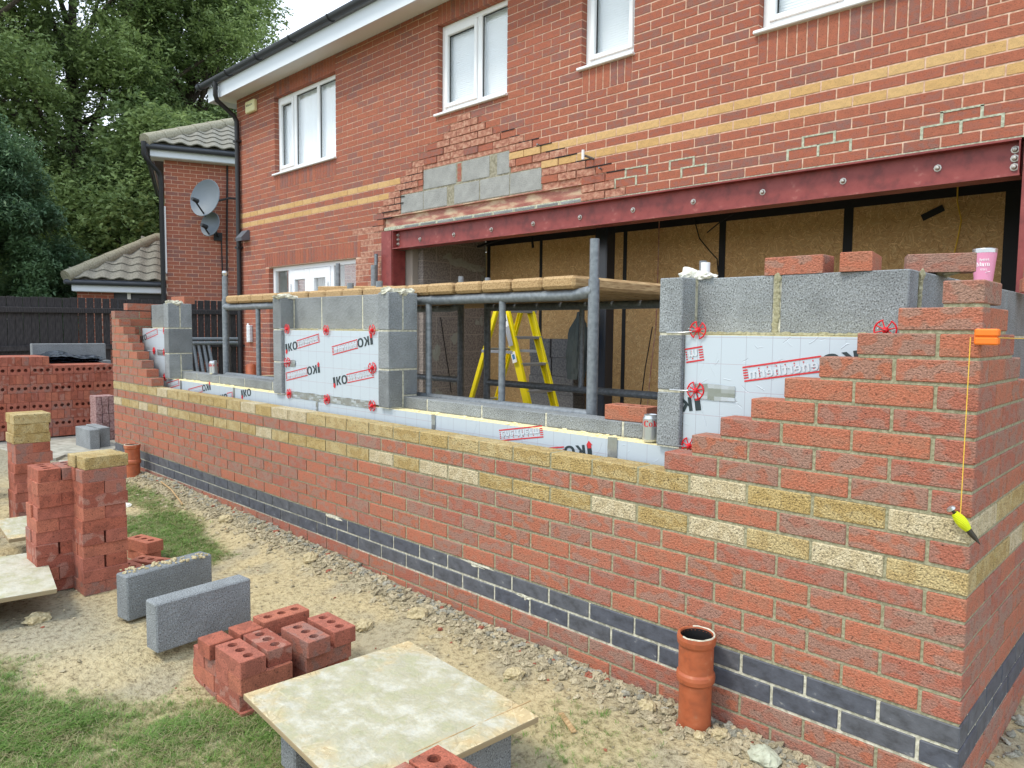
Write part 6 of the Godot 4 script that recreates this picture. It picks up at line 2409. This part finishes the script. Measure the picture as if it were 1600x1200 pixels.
# ---------------------------------------------------------------- gravel, grass
func scatter(called: String, label: String, cat: String, mesh: Mesh, mat: Material, ts: Array, cs: Array) -> void:
	var mm := MultiMesh.new()
	mm.transform_format = MultiMesh.TRANSFORM_3D
	mm.use_colors = true
	mm.mesh = mesh
	mm.instance_count = ts.size()
	for i in ts.size():
		mm.set_instance_transform(i, ts[i])
		mm.set_instance_color(i, cs[i])
	var n := MultiMeshInstance3D.new()
	n.name = numbered(called)
	n.multimesh = mm
	n.material_override = mat
	add_child(n)
	tag(n, label, cat, "", "stuff")


func build_cover() -> void:
	var r := RandomNumberGenerator.new()
	r.seed = 77
	var pm := grained(noise_tex(140, 0.03, [Color(0.7, 0.7, 0.68), Color(0.95, 0.95, 0.94), Color(1, 1, 1)], [0.2, 0.5, 0.9]), Vector3(8, 8, 8), 0.97)
	pm.vertex_color_use_as_albedo = true
	for v in 3:
		var st := mb()
		lump(st, Vector3.ZERO, Vector3(1.0, 0.62, 0.85), 50 + v, 0.55, 5)
		var ts := []
		var cs := []
		for i in 4300:
			var x := r.randf_range(-7.4, 0.9)
			var z := 0.0
			var s := 0.0
			var t := r.randf()
			if t < 0.62:
				z = absf(r.randfn()) * 0.1 + 0.012
				s = 0.004 + 0.016 * pow(r.randf(), 3.2)
			else:
				z = r.randf_range(0.0, 2.1)
				s = 0.002 + 0.008 * pow(r.randf(), 5.0)
			if x > 0.0:
				z = r.randf_range(-2.9, 0.3)
				s = 0.004 + 0.014 * pow(r.randf(), 1.5)
			elif z < 0.012:
				continue
			if grassy(x, z) > 0.35 and r.randf() < 0.8:
				continue
			var g := r.randf()
			var c := Color(0.33, 0.285, 0.19).lerp(Color(0.56, 0.485, 0.335), g)
			if z < 0.1 and r.randf() < 0.35 or x > 0.0:
				c = Color(0.25, 0.245, 0.20).lerp(Color(0.45, 0.43, 0.36), g)
			if r.randf() < 0.02:
				c = Color(0.36, 0.12, 0.075)
			ts.append(Transform3D(Basis.from_euler(Vector3(r.randf_range(-0.4, 0.4), r.randf_range(0, TAU), r.randf_range(-0.4, 0.4))) * Basis.from_scale(Vector3.ONE * s * Vector3(r.randf_range(0.8, 1.4), r.randf_range(0.7, 1.1), 1.0)), Vector3(x, gy(x, z) + s * 0.25, z)))
			cs.append(c)
		scatter("gravel", ["coarse pale gravel strewn along the foot of the new wall and over the sand", "small yellowish gravel mixed through the trodden sand", "grey and buff gravel lying between wall and lawn"][v], "gravel", st.commit(), pm, ts, cs)
	# grass: tufts of narrow blades
	for v in 2:
		var st := mb()
		var q := RandomNumberGenerator.new()
		q.seed = 5 + v
		for i in 9:
			var a := q.randf_range(0, TAU)
			var p := Vector3(q.randf_range(-1, 1), 0, q.randf_range(-1, 1)) * 0.016
			var out := Vector3(cos(a), 0, sin(a))
			var side := Vector3(-sin(a), 0, cos(a)) * 0.0013
			var h := q.randf_range(0.014, 0.034)
			var lean := q.randf_range(0.5, 1.5)
			var m1 := p + out * h * lean * 0.35 + Vector3(0, h * 0.6, 0)
			var m2 := p + out * h * lean + Vector3(0, h * 0.85, 0)
			face(st, [p - side, p + side, m1 + side * 0.8, m1 - side * 0.8], Vector3.UP)
			poly(st, [m1 - side * 0.8, m1 + side * 0.8, m2], m1 - Vector3.UP)
		var ts := []
		var cs := []
		for i in 120000:
			var x := r.randf_range(-6.8, -0.5)
			var z := r.randf_range(0.05, 2.6)
			var g := grassy(x, z)
			if r.randf() > g:
				continue
			var k := r.randf()
			var c := Color(0.10, 0.20, 0.036).lerp(Color(0.23, 0.38, 0.08), k)
			if r.randf() < 0.26 + 0.3 * (1.0 - g):
				c = Color(0.30, 0.27, 0.13).lerp(Color(0.44, 0.40, 0.22), k)
			var s := r.randf_range(0.5, 1.15) * (0.55 + 0.6 * g)
			ts.append(Transform3D(Basis(Vector3.UP, r.randf_range(0, TAU)) * Basis.from_scale(Vector3(1.1, 0.9, 1.1) * s), Vector3(x, gy(x, z) - 0.002, z)))
			cs.append(c)
		scatter("lawn_grass", ["worn short green grass of the lawn in the lower left corner", "dry and green grass tufts growing thinly beside the sand"][v], "grass", st.commit(), leaf_mat("grass_leaf"), ts, cs)
